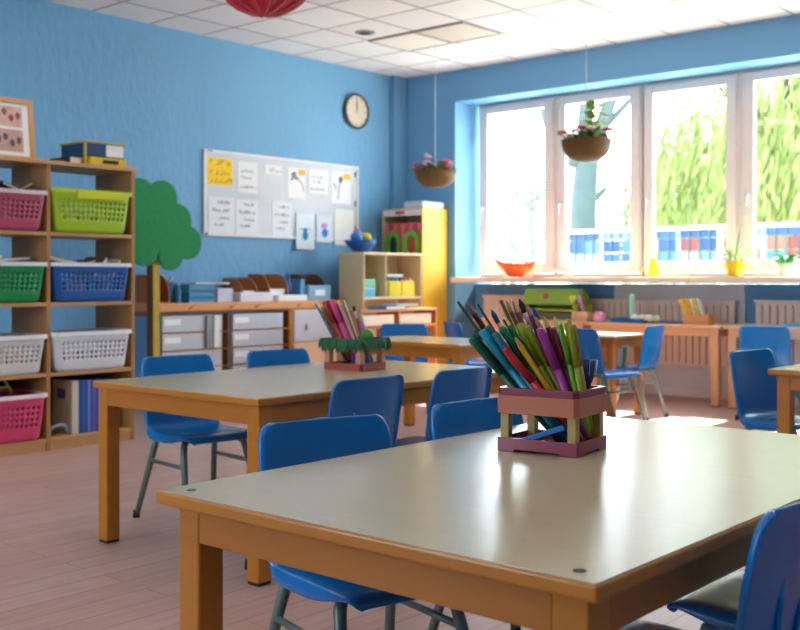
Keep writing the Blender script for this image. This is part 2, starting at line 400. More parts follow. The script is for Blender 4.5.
# ------------------------------------------------------------------ pencil boxes
def pen(base, tip, r, col, label, kind='marker', group=None, tipcol=None):
    base, tip = Vector(base), Vector(tip); L = (tip-base).length
    z = (tip-base).normalized()
    q = z.to_track_quat('Z', 'Y')
    t = thing(kind, label, kind, tuple(base), 0, group); t.rotation_mode = 'XYZ'; t.rotation_euler = q.to_euler()
    m = plast(h(col)) if isinstance(col, str) else col
    n = 6 if kind == 'pencil' else 12
    if kind == 'marker':
        b = MB().tube([(0, 0, 0), (0, 0, L*.66)], r, n).build('barrel', m, t, smooth=True)
        MB().tube([(0, 0, L*.66), (0, 0, L*.98), (0, 0, L)], [r*1.12, r*1.06, r*.8], n).build('cap', plast(h(tipcol)) if tipcol else m, t, smooth=True)
    elif kind == 'pencil':
        MB().tube([(0, 0, 0), (0, 0, L*.92)], r, n).build('barrel', m, t)
        MB().tube([(0, 0, L*.92), (0, 0, L)], [r, r*.3], n).build('point', plast(h(tipcol or 'e2b070')), t)
    elif kind == 'paintbrush':
        MB().tube([(0, 0, 0), (0, 0, L*.5), (0, 0, L*.78)], [r*.6, r, r*.7], 10).build('handle', m, t, smooth=True)
        MB().tube([(0, 0, L*.78), (0, 0, L*.9)], [r*.8, r*.9], 10).build('ferrule', M['alu'], t, smooth=True)
        MB().tube([(0, 0, L*.9), (0, 0, L*.96), (0, 0, L)], [r*.9, r*1.1, r*.2], 10).build('bristles', plast(h(tipcol or '202430'), .8), t, smooth=True)
    else:  # notebook / flat stick
        MB().box(-r*1.6, r*1.6, -r*.35, r*.35, 0, L).build('blade', m, t, .001)
        MB().box(-r*1.7, r*1.7, -r*.4, r*.4, 0, .03).build('end_grip', plast(h(tipcol or '2b3a3a')), t, .001)
    return t
def pencil_box(loc, rz):
    t = thing('pencil_box', 'burgundy and peach wooden pencil box packed with markers on the near table', 'pencil box', loc, rz)
    w, d = .114, .094
    b = MB(); b.box(-w, w, -d, d, .006, .012)
    for s in (-1, 1):
        y = s*(d-.004); b.box(-w, w, y-.004, y+.004, .008, .036)
        x = s*(w-.004); b.box(x-.004, x+.004, -d+.008, d-.008, .008, .036)
    for sx in (-1, 1):
        for sy in (-1, 1): b.box(sx*(w-.025)-.025, sx*(w-.025)+.025, sy*(d-.025)-.025, sy*(d-.025)+.025, 0, .0085)
    b.build('base_tray', M['burg'], t, .0015)
    for sx in (-1, 1):
        for sy in (-1, 1):
            MB().box(sx*(w-.018)-.012, sx*(w-.018)+.012, sy*(d-.018)-.012, sy*(d-.018)+.012, .036 if 0 else .012, .108).build('post', M['post'], t, .002)
    W, D_ = w+.004, d+.004
    def ring(z0, z1, W, D_, th):
        r = MB(); c = .012
        out = [(-W+c, -D_), (W-c, -D_), (W, -D_+c), (W, D_-c), (W-c, D_), (-W+c, D_), (-W, D_-c), (-W, -D_+c)]
        inn = [(x*(W-th)/W, y*(D_-th)/D_) for x, y in out]
        vo0 = r.verts([(x, y, z0) for x, y in out]); vo1 = r.verts([(x, y, z1) for x, y in out])
        vi0 = r.verts([(x, y, z0) for x, y in inn]); vi1 = r.verts([(x, y, z1) for x, y in inn])
        for k in range(8):
            j = (k+1) % 8
            for q in ([vo0[k], vo0[j], vo1[j], vo1[k]], [vi0[k], vi0[j], vi1[j], vi1[k]], [vo0[k], vo0[j], vi0[j], vi0[k]], [vo1[k], vo1[j], vi1[j], vi1[k]]): r.b.faces.new(q)
        return r
    ring(.100, .148, W, D_, .012).build('peach_band', M['peach'], t, .0015, label='peach painted band')
    ring(.148, .167, W-.002, D_-.002, .014).build('rim', M['burg'], t, .0015)
    return t
BX, BY = -1.539, 2.388
pencil_box((BX, BY, .72), R(7))
Rv = Vector((.755, .656, 0)); Fv = Vector((-.656, .755, 0))
def bp(r, f, z): return Vector((BX, BY, .72))+Rv*r+Fv*f+Vector((0, 0, z))
# base (right, depth, z) -> tip (right, depth, z), metres from the box centre along the tilt direction
pens = [  # at the rim, at the tip, tip height, depth, radius
 (-.108, -.222, .296, -.020, .0085, '14603f', 'green marker leaning furthest left in the burgundy box', 'marker', '0f5c4a'),
 (-.084, -.205, .318, -.048, .0105, '0f86a8', 'thick turquoise marker on the left of the burgundy box bundle', 'marker', '1794b5'),
 (-.070, -.175, .328, -.016, .009, '145f78', 'dark teal marker behind the turquoise one in the burgundy box', 'marker', '1f6f74'),
 (-.044, -.140, .272, -.052, .010, 'c31f26', 'short red marker in the front of the burgundy box', 'marker', 'b81d22'),
 (-.034, -.138, .326, -.022, .0095, '178a5e', 'emerald green marker left of centre in the burgundy box', 'marker', '0f7a55'),
 (-.018, -.108, .300, -.050, .008, 'd6a520', 'golden yellow pencil in front of the lime markers', 'pencil', 'c98a50'),
 (.000, -.092, .335, -.020, .0095, '9fb01c', 'long lime green marker in the centre of the burgundy box', 'marker', '8c9f1b'),
 (.026, -.064, .322, -.046, .0118, '9a2a86', 'thick purple marker standing centre in the burgundy box', 'marker', 'a53392'),
 (.034, -.038, .322, -.010, .008, '7f6aa6', 'lilac grey marker right of the thick purple one', 'marker', '8c7fae'),
 (.046, -.020, .326, -.034, .0085, '7d1b45', 'wine red marker right of centre in the burgundy box', 'marker', '8d2453'),
 (.060, -.004, .316, -.008, .0085, '2fa79b', 'mint turquoise marker near the right of the burgundy box', 'marker', '62c2b4'),
 (.068, .006, .340, -.030, .007, '8fae1e', 'thin lime green marker second from the right in the burgundy box', 'marker', 'a4b42a'),
 (.080, .020, .346, -.006, .007, '8a9c22', 'thin yellow green marker at the right end of the burgundy box bundle', 'marker', 'a8902a'),
 (.088, .034, .334, -.022, .006, 'b0a434', 'mustard yellow marker standing rightmost in the burgundy box', 'marker', 'b08a2a'),
 (-.090, -.250, .392, .016, .010, '1e4f45', 'dark green long ruler at the far left back of the bundle', 'ruler', '163a34'),
 (-.076, -.224, .388, .030, .008, '6b3a44', 'maroon pencil behind the leftmost green ruler', 'pencil', '9a6a6a'),
 (-.062, -.198, .386, .010, .009, '25504c', 'slate green ruler third from the left at the back of the bundle', 'ruler', '1d3c3b'),
 (-.048, -.160, .370, .030, .007, '2a78b0', 'paintbrush with blue bristles left of centre at the back', 'paintbrush', '2a78c0'),
 (-.030, -.136, .396, .012, .010, '5a6a35', 'olive ruler rising at the back centre of the bundle', 'ruler', '46542a'),
 (-.016, -.118, .394, .034, .007, '8a7040', 'tan pencil behind the olive ruler', 'pencil', 'c9a26a'),
 (-.008, -.104, .394, .014, .007, 'a0405a', 'rose pencil standing at the back centre of the bundle', 'pencil', 'd0a080'),
 (.006, -.084, .400, .034, .007, '5a2f6a', 'plum paintbrush with dark point at the back centre', 'paintbrush', '3a2440'),
 (.016, -.066, .386, .014, .0075, '7a2348', 'dark wine pencil at the back, right of the plum brush', 'pencil', 'b0705a'),
 (.026, -.048, .376, .036, .007, '2a5fa8', 'blue handled paintbrush at the back right of the bundle', 'paintbrush', '2450a0'),
 (.044, -.018, .350, .018, .0075, '6f2a3f', 'brown red pencil behind the wine red marker', 'pencil', 'caa070'),
 (.058, .008, .352, .022, .007, 'b58a2a', 'ochre pencil behind the thin lime marker on the right', 'pencil', 'd0b070'),
 (-.098, -.214, .306, .000, .009, '0d5040', 'forest green marker between the leftmost green and the turquoise one', 'marker', '0d5a48'),
 (-.056, -.158, .312, -.040, .0095, '1b6f8a', 'petrol blue marker left of the short red one', 'marker', '1b6f8a'),
 (-.010, -.116, .330, -.004, .0085, '2f8a4a', 'grass green marker behind the golden pencil', 'marker', '2f8a4a'),
 (.012, -.080, .330, -.036, .0085, '7a8a1a', 'dark olive marker left of the thick purple one', 'marker', '7a8a1a'),
 (.052, -.012, .338, -.046, .007, '6aa82a', 'fresh green marker in front of the mint turquoise one', 'marker', '6aa82a'),
 (.074, .014, .332, -.050, .007, '98a82a', 'moss green marker at the front right corner of the bundle', 'marker', '98a82a'),
 (-.024, -.128, .344, .022, .008, '3f4f3a', 'dark grey green ruler behind the emerald marker', 'ruler', '3f4f3a'),
 (.036, -.044, .350, .026, .008, '8a5a2a', 'brown pencil behind the lilac grey marker', 'pencil', 'caa070'),
]
def clampbox(r_, f_, lx, ly):
    c_, s_ = math.cos(R(34)), math.sin(R(34))
    x, y = r_*c_-f_*s_, r_*s_+f_*c_
    x, y = max(-lx, min(lx, x)), max(-ly, min(ly, y))
    return x*c_+y*s_, -x*s_+y*c_
for rr, rt, zt, f0, rad, col, lab, kind, tc in pens:
    k = .149/(zt-.167); rb = rr+(rr-rt)*k; fb_ = f0
    rb, fb_ = clampbox(rb, fb_, .092, .072)
    rm, fm = clampbox(rr, f0, .094, .074)      # keep the shaft inside the rim opening
    k2 = (zt-.018)/.149
    rt2, ft2 = rb+(rm-rb)*k2, fb_+(fm-fb_)*k2
    pen(bp(rb, fb_, .018), bp(rt*.5+rt2*.5 if abs(rt2-rt) > .03 else rt2, max(-.09, min(.09, ft2)), zt), rad, col, lab, kind, 'markers and pencils in the burgundy box', tc)
# items lying in the open lower tray
tag(MB().box(-.062, .062, -.012, .012, -.007, .007).build('blue_case', plast(h('1f67b0')), bevel=.002), 'flat blue case lying in the lower tray of the burgundy box', 'case', loc=tuple(bp(-.030, -.070, .052)), rot=(R(0), R(-20), R(10)))
# dark blue sharpener pot behind the right of the box
t = thing('pen_cup', 'small dark blue cup with white lines at the right end of the pencil bundle', 'cup', tuple(bp(.092, .012, .012)))
MB().lathe([(0, 0), (.010, 0), (.013, .16), (.024, .185), (.031, .225), (.028, .225), (.021, .187), (0, .17)], n=18).build('body', plast(h('14306a')), t, smooth=True)
st = MB()
for k in range(9):
    a = 2*PI*k/9; st.tube([(.0245*math.cos(a), .0245*math.sin(a), .186), (.0315*math.cos(a), .0315*math.sin(a), .225)], .0008, 4)
st.build('white_lines', M['paper'], t)

# fringed box on the middle table
FX, FY = -3.69, 3.90
t = thing('pencil_box', 'rust red box with a green fringed cloth rim on the middle table', 'pencil box', (FX, FY, .72), R(5))
b = MB(); w, d = .115, .10
b.box(-w, w, -d, d, 0, .01)
for s in (-1, 1):
    b.box(-w, w, s*d-.008, s*d+.008, 0, .035); b.box(s*w-.008, s*w+.008, -d+.008, d-.008, 0, .035)
b.build('base_tray', M['rust'], t, .002)
for sx in (-1, 1):
    for sy in (-1, 1): MB().box(sx*(w-.015)-.017, sx*(w-.015)+.017, sy*(d-.015)-.017, sy*(d-.015)+.017, .03, .12).build('post', M['pinkwood'], t, .003)
rr = MB()
for s in (-1, 1):
    rr.box(-w-.005, w+.005, s*d-.012, s*d+.012, .11, .15); rr.box(s*w-.012, s*w+.012, -d+.012, d-.012, .11, .15)
rr.build('rim', mat('dark_green_felt', h('1d5c3c'), .8), t, .003)
fr = MB(); rnd = random.Random(3)
def strip(p, out):
    L = rnd.uniform(.035, .065); o = Vector(out)*(.006+rnd.uniform(0, .009)); s = Vector((-out[1], out[0], 0))*.009
    p = Vector(p)
    for q in range(2):
        a = p+o*q*.5+Vector((0, 0, .012-.008*q)); m2 = a+o*.9-Vector((0, 0, L*.5)); e = a+o*1.2-Vector((0, 0, L))
        fr.quad([a-s, a+s, m2+s, m2-s]); fr.quad([m2-s, m2+s, e+s*.3, e-s*.3])
for k in range(22):
    u = -w-.01+(2*w+.02)*k/21
    for s in (-1, 1): strip((u, s*(d+.012), .145), (0, s, 0))
for k in range(18):
    u = -d-.01+(2*d+.02)*k/17
    for s in (-1, 1): strip((s*(w+.012), u, .145), (s, 0, 0))
fo = fr.build('fringe', mat('green_fringe', h('1f5f3b'), .75, noise=.35, nscale=40), t, label='green shredded fringe', fix=False); sm = fo.modifiers.new('s', 'SOLIDIFY'); sm.thickness = .002
def fp(r, f, z): return Vector((FX, FY, .72))+Rv*r+Fv*f+Vector((0, 0, z))
p2 = [(-.05, -.03, -.170, .0, .355, .011, '2f5a60', 'ruler', 'dark slate ruler leftmost in the fringed box'),
      (-.038, -.01, -.148, .02, .345, .007, 'd9a870', 'pencil', 'pale wooden pencil beside the slate ruler'),
      (-.028, -.03, -.132, .0, .365, .011, 'a53a2e', 'marker', 'brick red marker in the fringed box'),
      (-.012, -.01, -.118, .02, .370, .011, 'c22a5c', 'marker', 'crimson marker left of centre in the fringed box'),
      (.0, -.03, -.095, .0, .372, .012, 'd24a8c', 'marker', 'thick pink marker in the middle of the fringed box'),
      (.014, -.01, -.075, .02, .355, .009, '9c2f6c', 'marker', 'purple pink marker in the fringed box'),
      (.022, -.03, -.058, .0, .372, .009, 'c98a8a', 'pencil', 'dusty pink pencil in the fringed box'),
      (.036, -.01, -.035, .02, .372, .008, '5a4a44', 'ruler', 'dark brown ruler right of centre in the fringed box'),
      (.05, -.01, .015, .03, .345, .007, '8a3f4a', 'paintbrush', 'maroon paintbrush on the right in the fringed box'),
      (.06, .02, .030, .04, .33, .006, '9a8fb0', 'pencil', 'lilac pencil at the right of the fringed box'),
      (.07, .03, .052, .05, .30, .007, 'd8c8d0', 'pencil', 'pale pencil rightmost in the fringed box')]
for r0, f0, r1, f1, z1, rad, col, kind, lab in p2:
    pen(fp(r0+.02, f0, .02), fp(r1-.025, f1, z1-.025), rad*1.15, col, lab, kind, 'pens in the fringed box')
tag(MB().blob((0, 0, 0), .035, 2, (1, 1, 1.0)).build('green_pompom', M['green']), 'green ball poking out at the back right of the fringed box', 'ball', loc=tuple(fp(.062, -.01, .165)))
tag(MB().box(-.045, .045, -.02, .02, 0, .055).build('blue_case', plast(h('1a3f86')), bevel=.01), 'dark blue pouch inside the fringed box', 'pouch', loc=tuple(fp(.03, -.045, .012)), rz=R(30))

# ------------------------------------------------------------------ big open shelf on the left
SX0, SX1 = -7.04, -6.57
ys = [3.21, 3.895, 4.58]
zs = [.085, .533, 1.016, 1.50, 1.99]
t = thing('storage_shelf', 'tall open wooden shelf full of coloured plastic bins on the left', 'shelf', (SX0, ys[0], 0))
def lb(x0, x1, y0, y1, z0, z1): return MB().box(x0-SX0, x1-SX0, y0-ys[0], y1-ys[0], z0, z1)
for k, y in enumerate(ys): lb(SX0, SX1, y-.014, y+.014, 0, 1.963).build('side_panel', M['shelfside'], t, .002)
lb(SX0, SX1+.012, ys[0]-.02, ys[-1]+.025, 1.963, 1.99).build('top_board', M['birch'], t, .002)
for k in range(2):
    for z in zs[:-1]: lb(SX0, SX1-.002, ys[k]+.014, ys[k+1]-.014, z-.026, z).build('shelf_board', M['birch'], t, .002)
    lb(SX1-.035, SX1-.012, ys[k]+.014, ys[k+1]-.014, 0, .059).build('plinth', M['birch'], t, .002)
    lb(SX0, SX0+.008, ys[k]+.014, ys[k+1]-.014, zs[0], zs[1]-.026).build('back_panel', mat('navy_backing', h('1c2f55'), .6), t, label='dark blue back panel')

def bin_(name, y0, y1, z, H, col, rim, label, lid=False, sol=.0, x0=-6.935, depth=.39, cells=13):
    w = (y1-y0)/2; cy = (y0+y1)/2
    t = thing(name, label, 'storage bin', (x0+depth/2, cy, z), 0, 'plastic storage bins on the tall open shelf')
    b = bmesh.new(); dd = depth/2
    # tapered perforated wall, ring by ring with rounded corners
    def ringpts(f, z):
        pts = []; W, Dp = w*f, dd*(.94+.06*(f-.88)/.12); rc = .05
        for cx, cy2, a0 in ((Dp-rc, W-rc, 0), (-Dp+rc, W-rc, 90), (-Dp+rc, -W+rc, 180), (Dp-rc, -W+rc, 270)):
            for k in range(4):
                a = R(a0+30*k); pts.append((cx+rc*math.cos(a), cy2+rc*math.sin(a), z))
        # subdivide straight runs
        out = []
        for i, p in enumerate(pts):
            q = pts[(i+1) % len(pts)]; out.append(p)
            L = math.dist(p, q)
            if L > .1:
                n = 2*cells+1 if abs(q[1]-p[1]) > abs(q[0]-p[0]) else 2*5+1
                for k in range(1, n): out.append(tuple(p[j]+(q[j]-p[j])*k/n for j in range(3)))
        return out
    nz = 15; rings = []
    rows = [ringpts(.80, .004)]+[ringpts(.86+.12*k/nz, .02+(H-.02)*k/nz) for k in range(nz+1)]
    for rr in rows: rings.append([b.verts.new(p) for p in rr])
    n = len(rings[0]); base = rows[1]
    for i in range(len(rings)-1):
        for k in range(n):
            j = (k+1) % n; p, q = base[k], base[j]
            hole = False
            L = math.dist(p, q)
            # pattern: on straight runs every second cell between rows 3..8
            straight = abs(p[0]-q[0]) < 1e-6 or abs(p[1]-q[1]) < 1e-6
            if straight and i in (5, 7, 9, 11) and (k % 2 == 1) and abs(p[1]) < w*.76: hole = True
            if not hole: b.faces.new([rings[i][k], rings[i][j], rings[i+1][j], rings[i+1][k]])
    b.faces.new(rings[0][::-1])
    me = bpy.data.meshes.new('tub'); b.to_mesh(me); b.free(); me.materials.append(plast(h(col), .3))
    for p in me.polygons: p.use_smooth = True
    o = bpy.data.objects.new('tub', me); C.objects.link(o); o.parent = t
    s = o.modifiers.new('s', 'SOLIDIFY'); s.thickness = .004; s.offset = 0
    r = MB(); o1 = ringpts(.985, H); rc = [(x, y) for x, y, _ in o1]
    oo = [(x*1.045, y*1.03) for x, y in rc]
    for A, B in ((0, 1),):
        v = [r.verts([(x, y, zz) for x, y in P]) for P, zz in ((rc, H-.004), (oo, H-.004), (oo, H-.022), (oo, H+.006), (rc, H+.006))]
        m = len(rc)
        for a, c in ((0, 1), (1, 2), (1, 3), (3, 4), (4, 0)):
            for k in range(m):
                j = (k+1) % m; r.b.faces.new([v[a][k], v[a][j], v[c][j], v[c][k]])
    ro = r.build('rim', plast(h(rim), .3), t, fix=False, smooth=False); s = ro.modifiers.new('s', 'SOLIDIFY'); s.thickness = .003
    # front grip
    g = MB().box(dd*1.0+.004, dd*1.0+.02, -w*.45, w*.75, H-.06, H-.004)
    if lid: g.build('front_grip', plast(h('d8dd20'), .3), t, .004)
    else: g.b.free()
    return t
L0, L1, Q0, Q1 = 3.235, 3.884, 3.912, 4.562
bin_('storage_bin', L0, L1, 1.50, .27, 'b34a66', 'd9c9d2', 'rose red mesh bin with pale rim on the top left shelf')
bin_('storage_bin', Q0, Q1, 1.50, .30, 'a8cc1e', 'b6d425', 'lime green bin on the upper right shelf', lid=True)
bin_('storage_bin', L0, L1, 1.016, .27, '0f8f4a', 'dfe6ea', 'green mesh bin with white rim on the left')
bin_('storage_bin', Q0, Q1, 1.016, .27, '1559a8', 'e4eaf2', 'blue mesh bin with white rim on the right')
bin_('storage_bin', L0, L1, .533, .26, 'd8d6d4', 'f0f0f2', 'white bin on the left with a peach bottom half and green things inside')
bin_('storage_bin', Q0, Q1, .533, .27, 'dcdfe4', 'f2f4f8', 'white slotted bin on the right with a teal handle end')
bin_('storage_bin', L0, L1, .085, .31, 'd8436e', 'f0dfe6', 'pink mesh bin with pale rim on the bottom shelf')

# contents and books
def book(name, loc, size, rot, cov, label, pages='f0ead8', group=None, cat='book'):
    sx, sy, sz = size   # sz = thickness, spine at -sy side
    t = thing(name, label, cat, loc, 0, group); t.rotation_euler = rot
    c = MB(); k = .003
    c.box(-sx/2, sx/2, -sy/2, sy/2, 0, k); c.box(-sx/2, sx/2, -sy/2, sy/2, sz-k, sz); c.box(-sx/2, sx/2, -sy/2, -sy/2+k, k, sz-k)
    c.build('cover', plast(h(cov), .5), t)
    MB().box(-sx/2+.004, sx/2-.004, -sy/2+k, sy/2-.005, k, sz-k).build('pages', plast(h(pages), .8), t)
    return t
# bottom right cell: ring binder and upright books, spines to the room
GB = 'upright books on the bottom right shelf'
def upright(y, th, hgt, dep, cov, label, group=GB, name='book'):
    # spine faces +X
    t = thing(name, label, 'book' if name == 'book' else 'binder', (SX1-.06, y, .085), 0, group)
    c = MB(); k = .003
    c.box(-dep, 0, 0, k, 0, hgt); c.box(-dep, 0, th-k, th, 0, hgt); c.box(-k, 0, k, th-k, 0, hgt)
    c.build('cover', plast(h(cov), .5), t)
    MB().box(-dep+.005, -k, k, th-k, .004, hgt-.004).build('pages', plast(h('e8e4da'), .8), t)
    return t
b0 = upright(4.115, .05, .375, .26, 'd8cdbd', 'cream ring binder with a small blue label standing beside the blue books', None, 'binder')
MB().box(-.19, -.09, -.002, 0, .24, .31).build('label_sticker', plast(h('4a6fae'), .6), b0, label='blue label')
yy = 4.172
for k, (c, th) in enumerate(zip(['1f4fa0', '2b66c4', '2457b0', '9aa3d8', '2f5cc0', '8a5fb0', '2a55b8', '2f4f9c', '22406e', '26345a'], [.022, .02, .024, .012, .026, .018, .028, .026, .028, .024])):
    upright(yy, th, .375-.004*(k % 3), .25, c, '%s book, number %s from the left in the upright row beside the binder' % (['deep blue', 'bright blue', 'royal blue', 'pale lilac', 'mid blue', 'violet', 'cobalt blue', 'dull blue', 'navy', 'near black'][k], ['one', 'two', 'three', 'four', 'five', 'six', 'seven', 'eight', 'nine', 'ten'][k])); yy += th+.002
tag(MB().tube([(0, -.07, .0), (0, -.06, .05), (0, 0, .065), (0, .05, .05), (0, .06, .01)], [.008, .014, .014, .014, .008], 8).build('tape_dispenser', plast(h('9fb0cc'))), 'small pale grey handle shaped object lying left of the cream binder', 'tool', loc=(-6.66, 4.03, .093))
# things sticking out of bins
book('book', (-6.76, 3.45, 1.785), (.24, .17, .03), (R(10), R(-6), R(15)), '2a4a68', 'dark blue book lying on top of the rose red bin')
book('book', (-6.72, 3.68, 1.785), (.24, .18, .02), (R(-22), R(4), R(-8)), '1e1e24', 'black book tilted on the rose red bin')
book('book', (-6.74, 3.76, 1.80), (.22, .11, .012), (R(28), 0, R(6)), 'b99a72', 'thin tan book leaning right over the rose red bin')
tag(MB().blob((0, 0, 0), .06, 2, (1, 1.1, .6)).build('cloth_bag', mat('teal_cloth', h('5f9db0'), .9, noise=.3, nscale=30)), 'crumpled pale teal cloth at the left end of the rose red bin', 'cloth', loc=(-6.76, 3.52, 1.85))
book('book', (-6.76, 3.62, 1.288), (.26, .36, .018), (R(5), R(-4), R(4)), 'b9ae9a', 'grey beige folder lying across the green bin')
book('book', (-6.80, 3.50, 1.31), (.24, .26, .02), (R(3), 0, R(-6)), 'c9c2b4', 'pale folder on top of the grey beige one on the green bin')
book('book', (-6.78, 4.35, 1.22), (.24, .26, .03), (R(52), R(0), R(4)), '8a4a38', 'brown book standing slanted out of the blue bin')
book('book', (-6.74, 4.45, 1.20), (.24, .26, .018), (R(62), R(0), R(2)), 'cfc6b8', 'pale slanted book behind the brown one in the blue bin')
book('book', (-6.78, 4.07, 1.287), (.22, .22, .03), (R(-10), R(-3), R(0)), 'a07a58', 'tan book lying at the left of the blue bin')
book('book', (-6.72, 4.22, 1.285), (.2, .16, .012), (R(14), 0, R(12)), '4a3a34', 'thin dark book between the tan and brown books in the blue bin')
# contents inside the bins seen through the slots
rnd = random.Random(11)
for (y0, z, cols, what, rim) in ((3.55, .535, ['3f8f3a', '58a24a', 'd8a090', 'd8887a'], 'soft toy', 'left white bin'), (4.24, .535, ['8890a0', '707888', '98a0b0'], 'grey building block', 'right white bin'),
                            (4.24, 1.02, ['d85a3a', 'e07a4a', '3f78c8', 'c84a4a'], 'building block', 'blue bin'), (4.24, 1.505, ['d8c8a0', 'c8a888', 'b8b878'], 'wooden block', 'lime bin')):
    for k, c in enumerate(cols):
        yk = y0+(-.5+(k+.5)/len(cols))*.36
        tag(MB().box(-.05, .05, -.035, .035, 0, .13).build('toy_block', plast(h(c), .5), bevel=.015), '%s block lying inside the %s, place %s from its left end' % ({'3f': 'green', '58': 'light green', 'd8': 'rosy', '88': 'grey', '70': 'dark grey', '98': 'pale grey', 'e0': 'orange', '3f7': 'blue', 'c8': 'red brown', 'b8': 'olive'}.get(c[:2], 'coloured'), rim, ['first', 'second', 'third', 'fourth'][k]), 'toy', 'blocks in the %s' % rim, loc=(-6.70, yk, z+.012), rz=rnd.uniform(-.3, .3))
# triangle frame in the bottom left cell
a = MB(); mt = MX((-6.7, 3.62, .41), rz=R(0))
for (p, q) in (((0, -.075, 0), (0, 0, .12)), ((0, .075, 0), (0, 0, .12)), ((0, -.055, .035), (0, .055, .035))): a.tube([mt @ Vector(p), mt @ Vector(q)], .010, 6)
tag(a.build('triangle_toy', plast(h('c8b040'))), 'small yellow A shaped frame standing on the pink bin', 'toy')
# top of the shelf: frame, black box files
t = thing('picture_frame', 'wooden framed picture of pink photos leaning on top of the shelf', 'picture frame', (-6.80, 3.71, 1.99), 0); t.rotation_euler = (0, R(-6), 0)
f = MB(); W, H_ = .215, .44
for s in (-1, 1): f.box(-.02, .02, s*(W-.018)-.018, s*(W-.018)+.018, 0, H_)
f.box(-.02, .02, -W+.036, W-.036, 0, .036); f.box(-.02, .02, -W+.036, W-.036, H_-.036, H_)
f.build('frame', M['birch'], t, .004)
MB().box(-.006, .006, -W+.036, W-.036, .036, H_-.036).build('mount', M['paper'], t)
for z0, z1, nm in ((.24, .38, 0), (.065, .22, 1)):
    ph = MB().box(.006, .009, -.13, .13, z0, z1).build('photo_print', mat('photo_print', h('d8b0a4') if nm == 0 else h('c9a49c'), .4, noise=.5, nscale=14), t)
    q = MB()
    for k in range(5): q.blob((.009, -.1+.05*k, z0+.06+.02*((k*7) % 3)), .022, 1, (.12, 1, 1.3))
    q.build('photo_figure', mat('photo_brown', h('8a4a48') if nm == 0 else h('6a4a5c'), .5, noise=.4, nscale=30), ph)
tag(MB().box(-.05, .05, -.05, .05, 0, .02).build('hole_punch', M['black'], bevel=.008), 'flat black object on the shelf top right of the picture frame', 'object', loc=(-6.70, 4.02, 1.99))
t = thing('box_file', 'black and navy box file with yellow edges on the shelf top', 'box file', (-6.80, 4.39, 2.052), R(0))
MB().box(-.17, .17, -.17, .16, 0, .008).build('bottom_board', M['black'], t)
MB().box(-.16, .16, -.16, -.152, .008, .10).build('navy_spine', mat('navy', h('1a3a66'), .5), t)
MB().box(-.16, .165, -.15, .15, .01, .098).build('pages', M['paper'], t)
MB().box(.166, .170, -.16, .0, .008, .10).build('navy_side', mat('navy2', h('1a3f70'), .5), t)
MB().box(-.17, .175, -.175, .165, .10, .112).build('yellow_lid', mat('yellow_olive', h('b8a03a'), .5), t, .002)
MB().box(.155, .172, -.176, -.161, -.06, .10).build('yellow_edge', mat('yellow_olive2', h('c0a838'), .5), t)
t = thing('box_file', 'yellow magazine box under the black box file', 'box file', (-6.76, 4.40, 1.99), 0)
MB().box(-.15, .15, -.15, .15, 0, .06).build('body', mat('yellow_box', h('e2c21c'), .5), t, .004)
MB().box(.1505, .153, -.05, .08, .018, .046).build('grip_hole', M['black'], t)
book('book', (-6.80, 4.17, 1.99), (.26, .10, .055), (0, 0, 0), '16181c', 'black book beside the yellow magazine box, under the box file')

# ------------------------------------------------------------------ plywood tree
t = thing('decorative_tree', 'cut-out tree with green cloud crown and yellow post trunk beside the drawers', 'decoration', (-7.745, 5.61, 0))
tr = MB(); tr.box(-.042, .042, -.035, .035, 0, 1.30)
v = tr.verts([(-.042, -.035, 1.30), (.042, -.035, 1.30), (.042, .035, 1.30), (-.042, .035, 1.30), (0, .0, 1.42)])
for a_, b_ in ((0, 1), (1, 2), (2, 3), (3, 0)): tr.b.faces.new([v[a_], v[b_], v[4]])
tr.build('trunk', mat('yellow_post', h('c0a418'), .5, noise=.1), t, .002)
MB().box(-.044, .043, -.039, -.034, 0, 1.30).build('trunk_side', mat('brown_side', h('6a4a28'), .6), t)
cr = MB()
lobes = [(.05, 1.89, .155), (.21, 1.70, .15), (.325, 1.505, .15), (.135, 1.385, .13), (-.19, 1.88, .17), (-.14, 1.43, .14), (-.06, 1.65, .23), (.12, 1.57, .12)]
# outline of the union of the lobes, traced by angle
import math as _m
c0 = (.05, 1.62); poly = []
for k in range(180):
    a = 2*PI*k/180; best = 0
    for (ly, lz, lr) in lobes:
        dy, dz = ly-c0[0], lz-c0[1]; pr_ = dy*_m.cos(a)+dz*_m.sin(a); d2 = dy*dy+dz*dz-pr_*pr_
        if d2 < lr*lr: best = max(best, pr_+_m.sqrt(lr*lr-d2))
    poly.append((c0[0]+best*_m.cos(a), c0[1]+best*_m.sin(a)))
mt = Matrix(((0, 0, 1, .043), (1, 0, 0, 0), (0, 1, 0, 0), (0, 0, 0, 1)))
cr.prism(poly, .03, mt); cr.build('crown', M['treegreen'], t, .004)

# ------------------------------------------------------------------ low cabinets along the left wall
CXF, CXB = -7.80, -8.24
tag(MB().box(CXB, CXF+.02, 5.70, 8.03, .885, .96).build('counter_top', mat('counter_orange', h('dd9a5e'), .4, noise=.08, stretch=(1, 6, 1)), bevel=.006), 'long orange wooden counter top over the drawers below the whiteboard', 'counter')
hk = MB()
t = thing('drawer_cabinet', 'wooden cabinet with two columns of pale grey labelled drawers', 'cabinet', (CXB, 5.72, 0))
D = CXF-CXB
c = MB(); c.box(0, D-.02, 0, .02, 0, .885); c.box(0, D-.02, 1.58, 1.6, 0, .885); c.box(0, .01, .02, 1.58, 0, .885); c.box(0, D-.02, .02, 1.58, 0, .04); c.box(0, D-.02, .02, 1.58, .86, .885)
c.box(0, D-.03, .72, .735, .04, .86); c.box(0, D-.03, .80, .815, .04, .86); c.box(0, D-.03, 1.49, 1.505, .04, .86)
c.build('body', mat('cabinet_wood', h('8f6a4c'), .5, noise=.1), t)
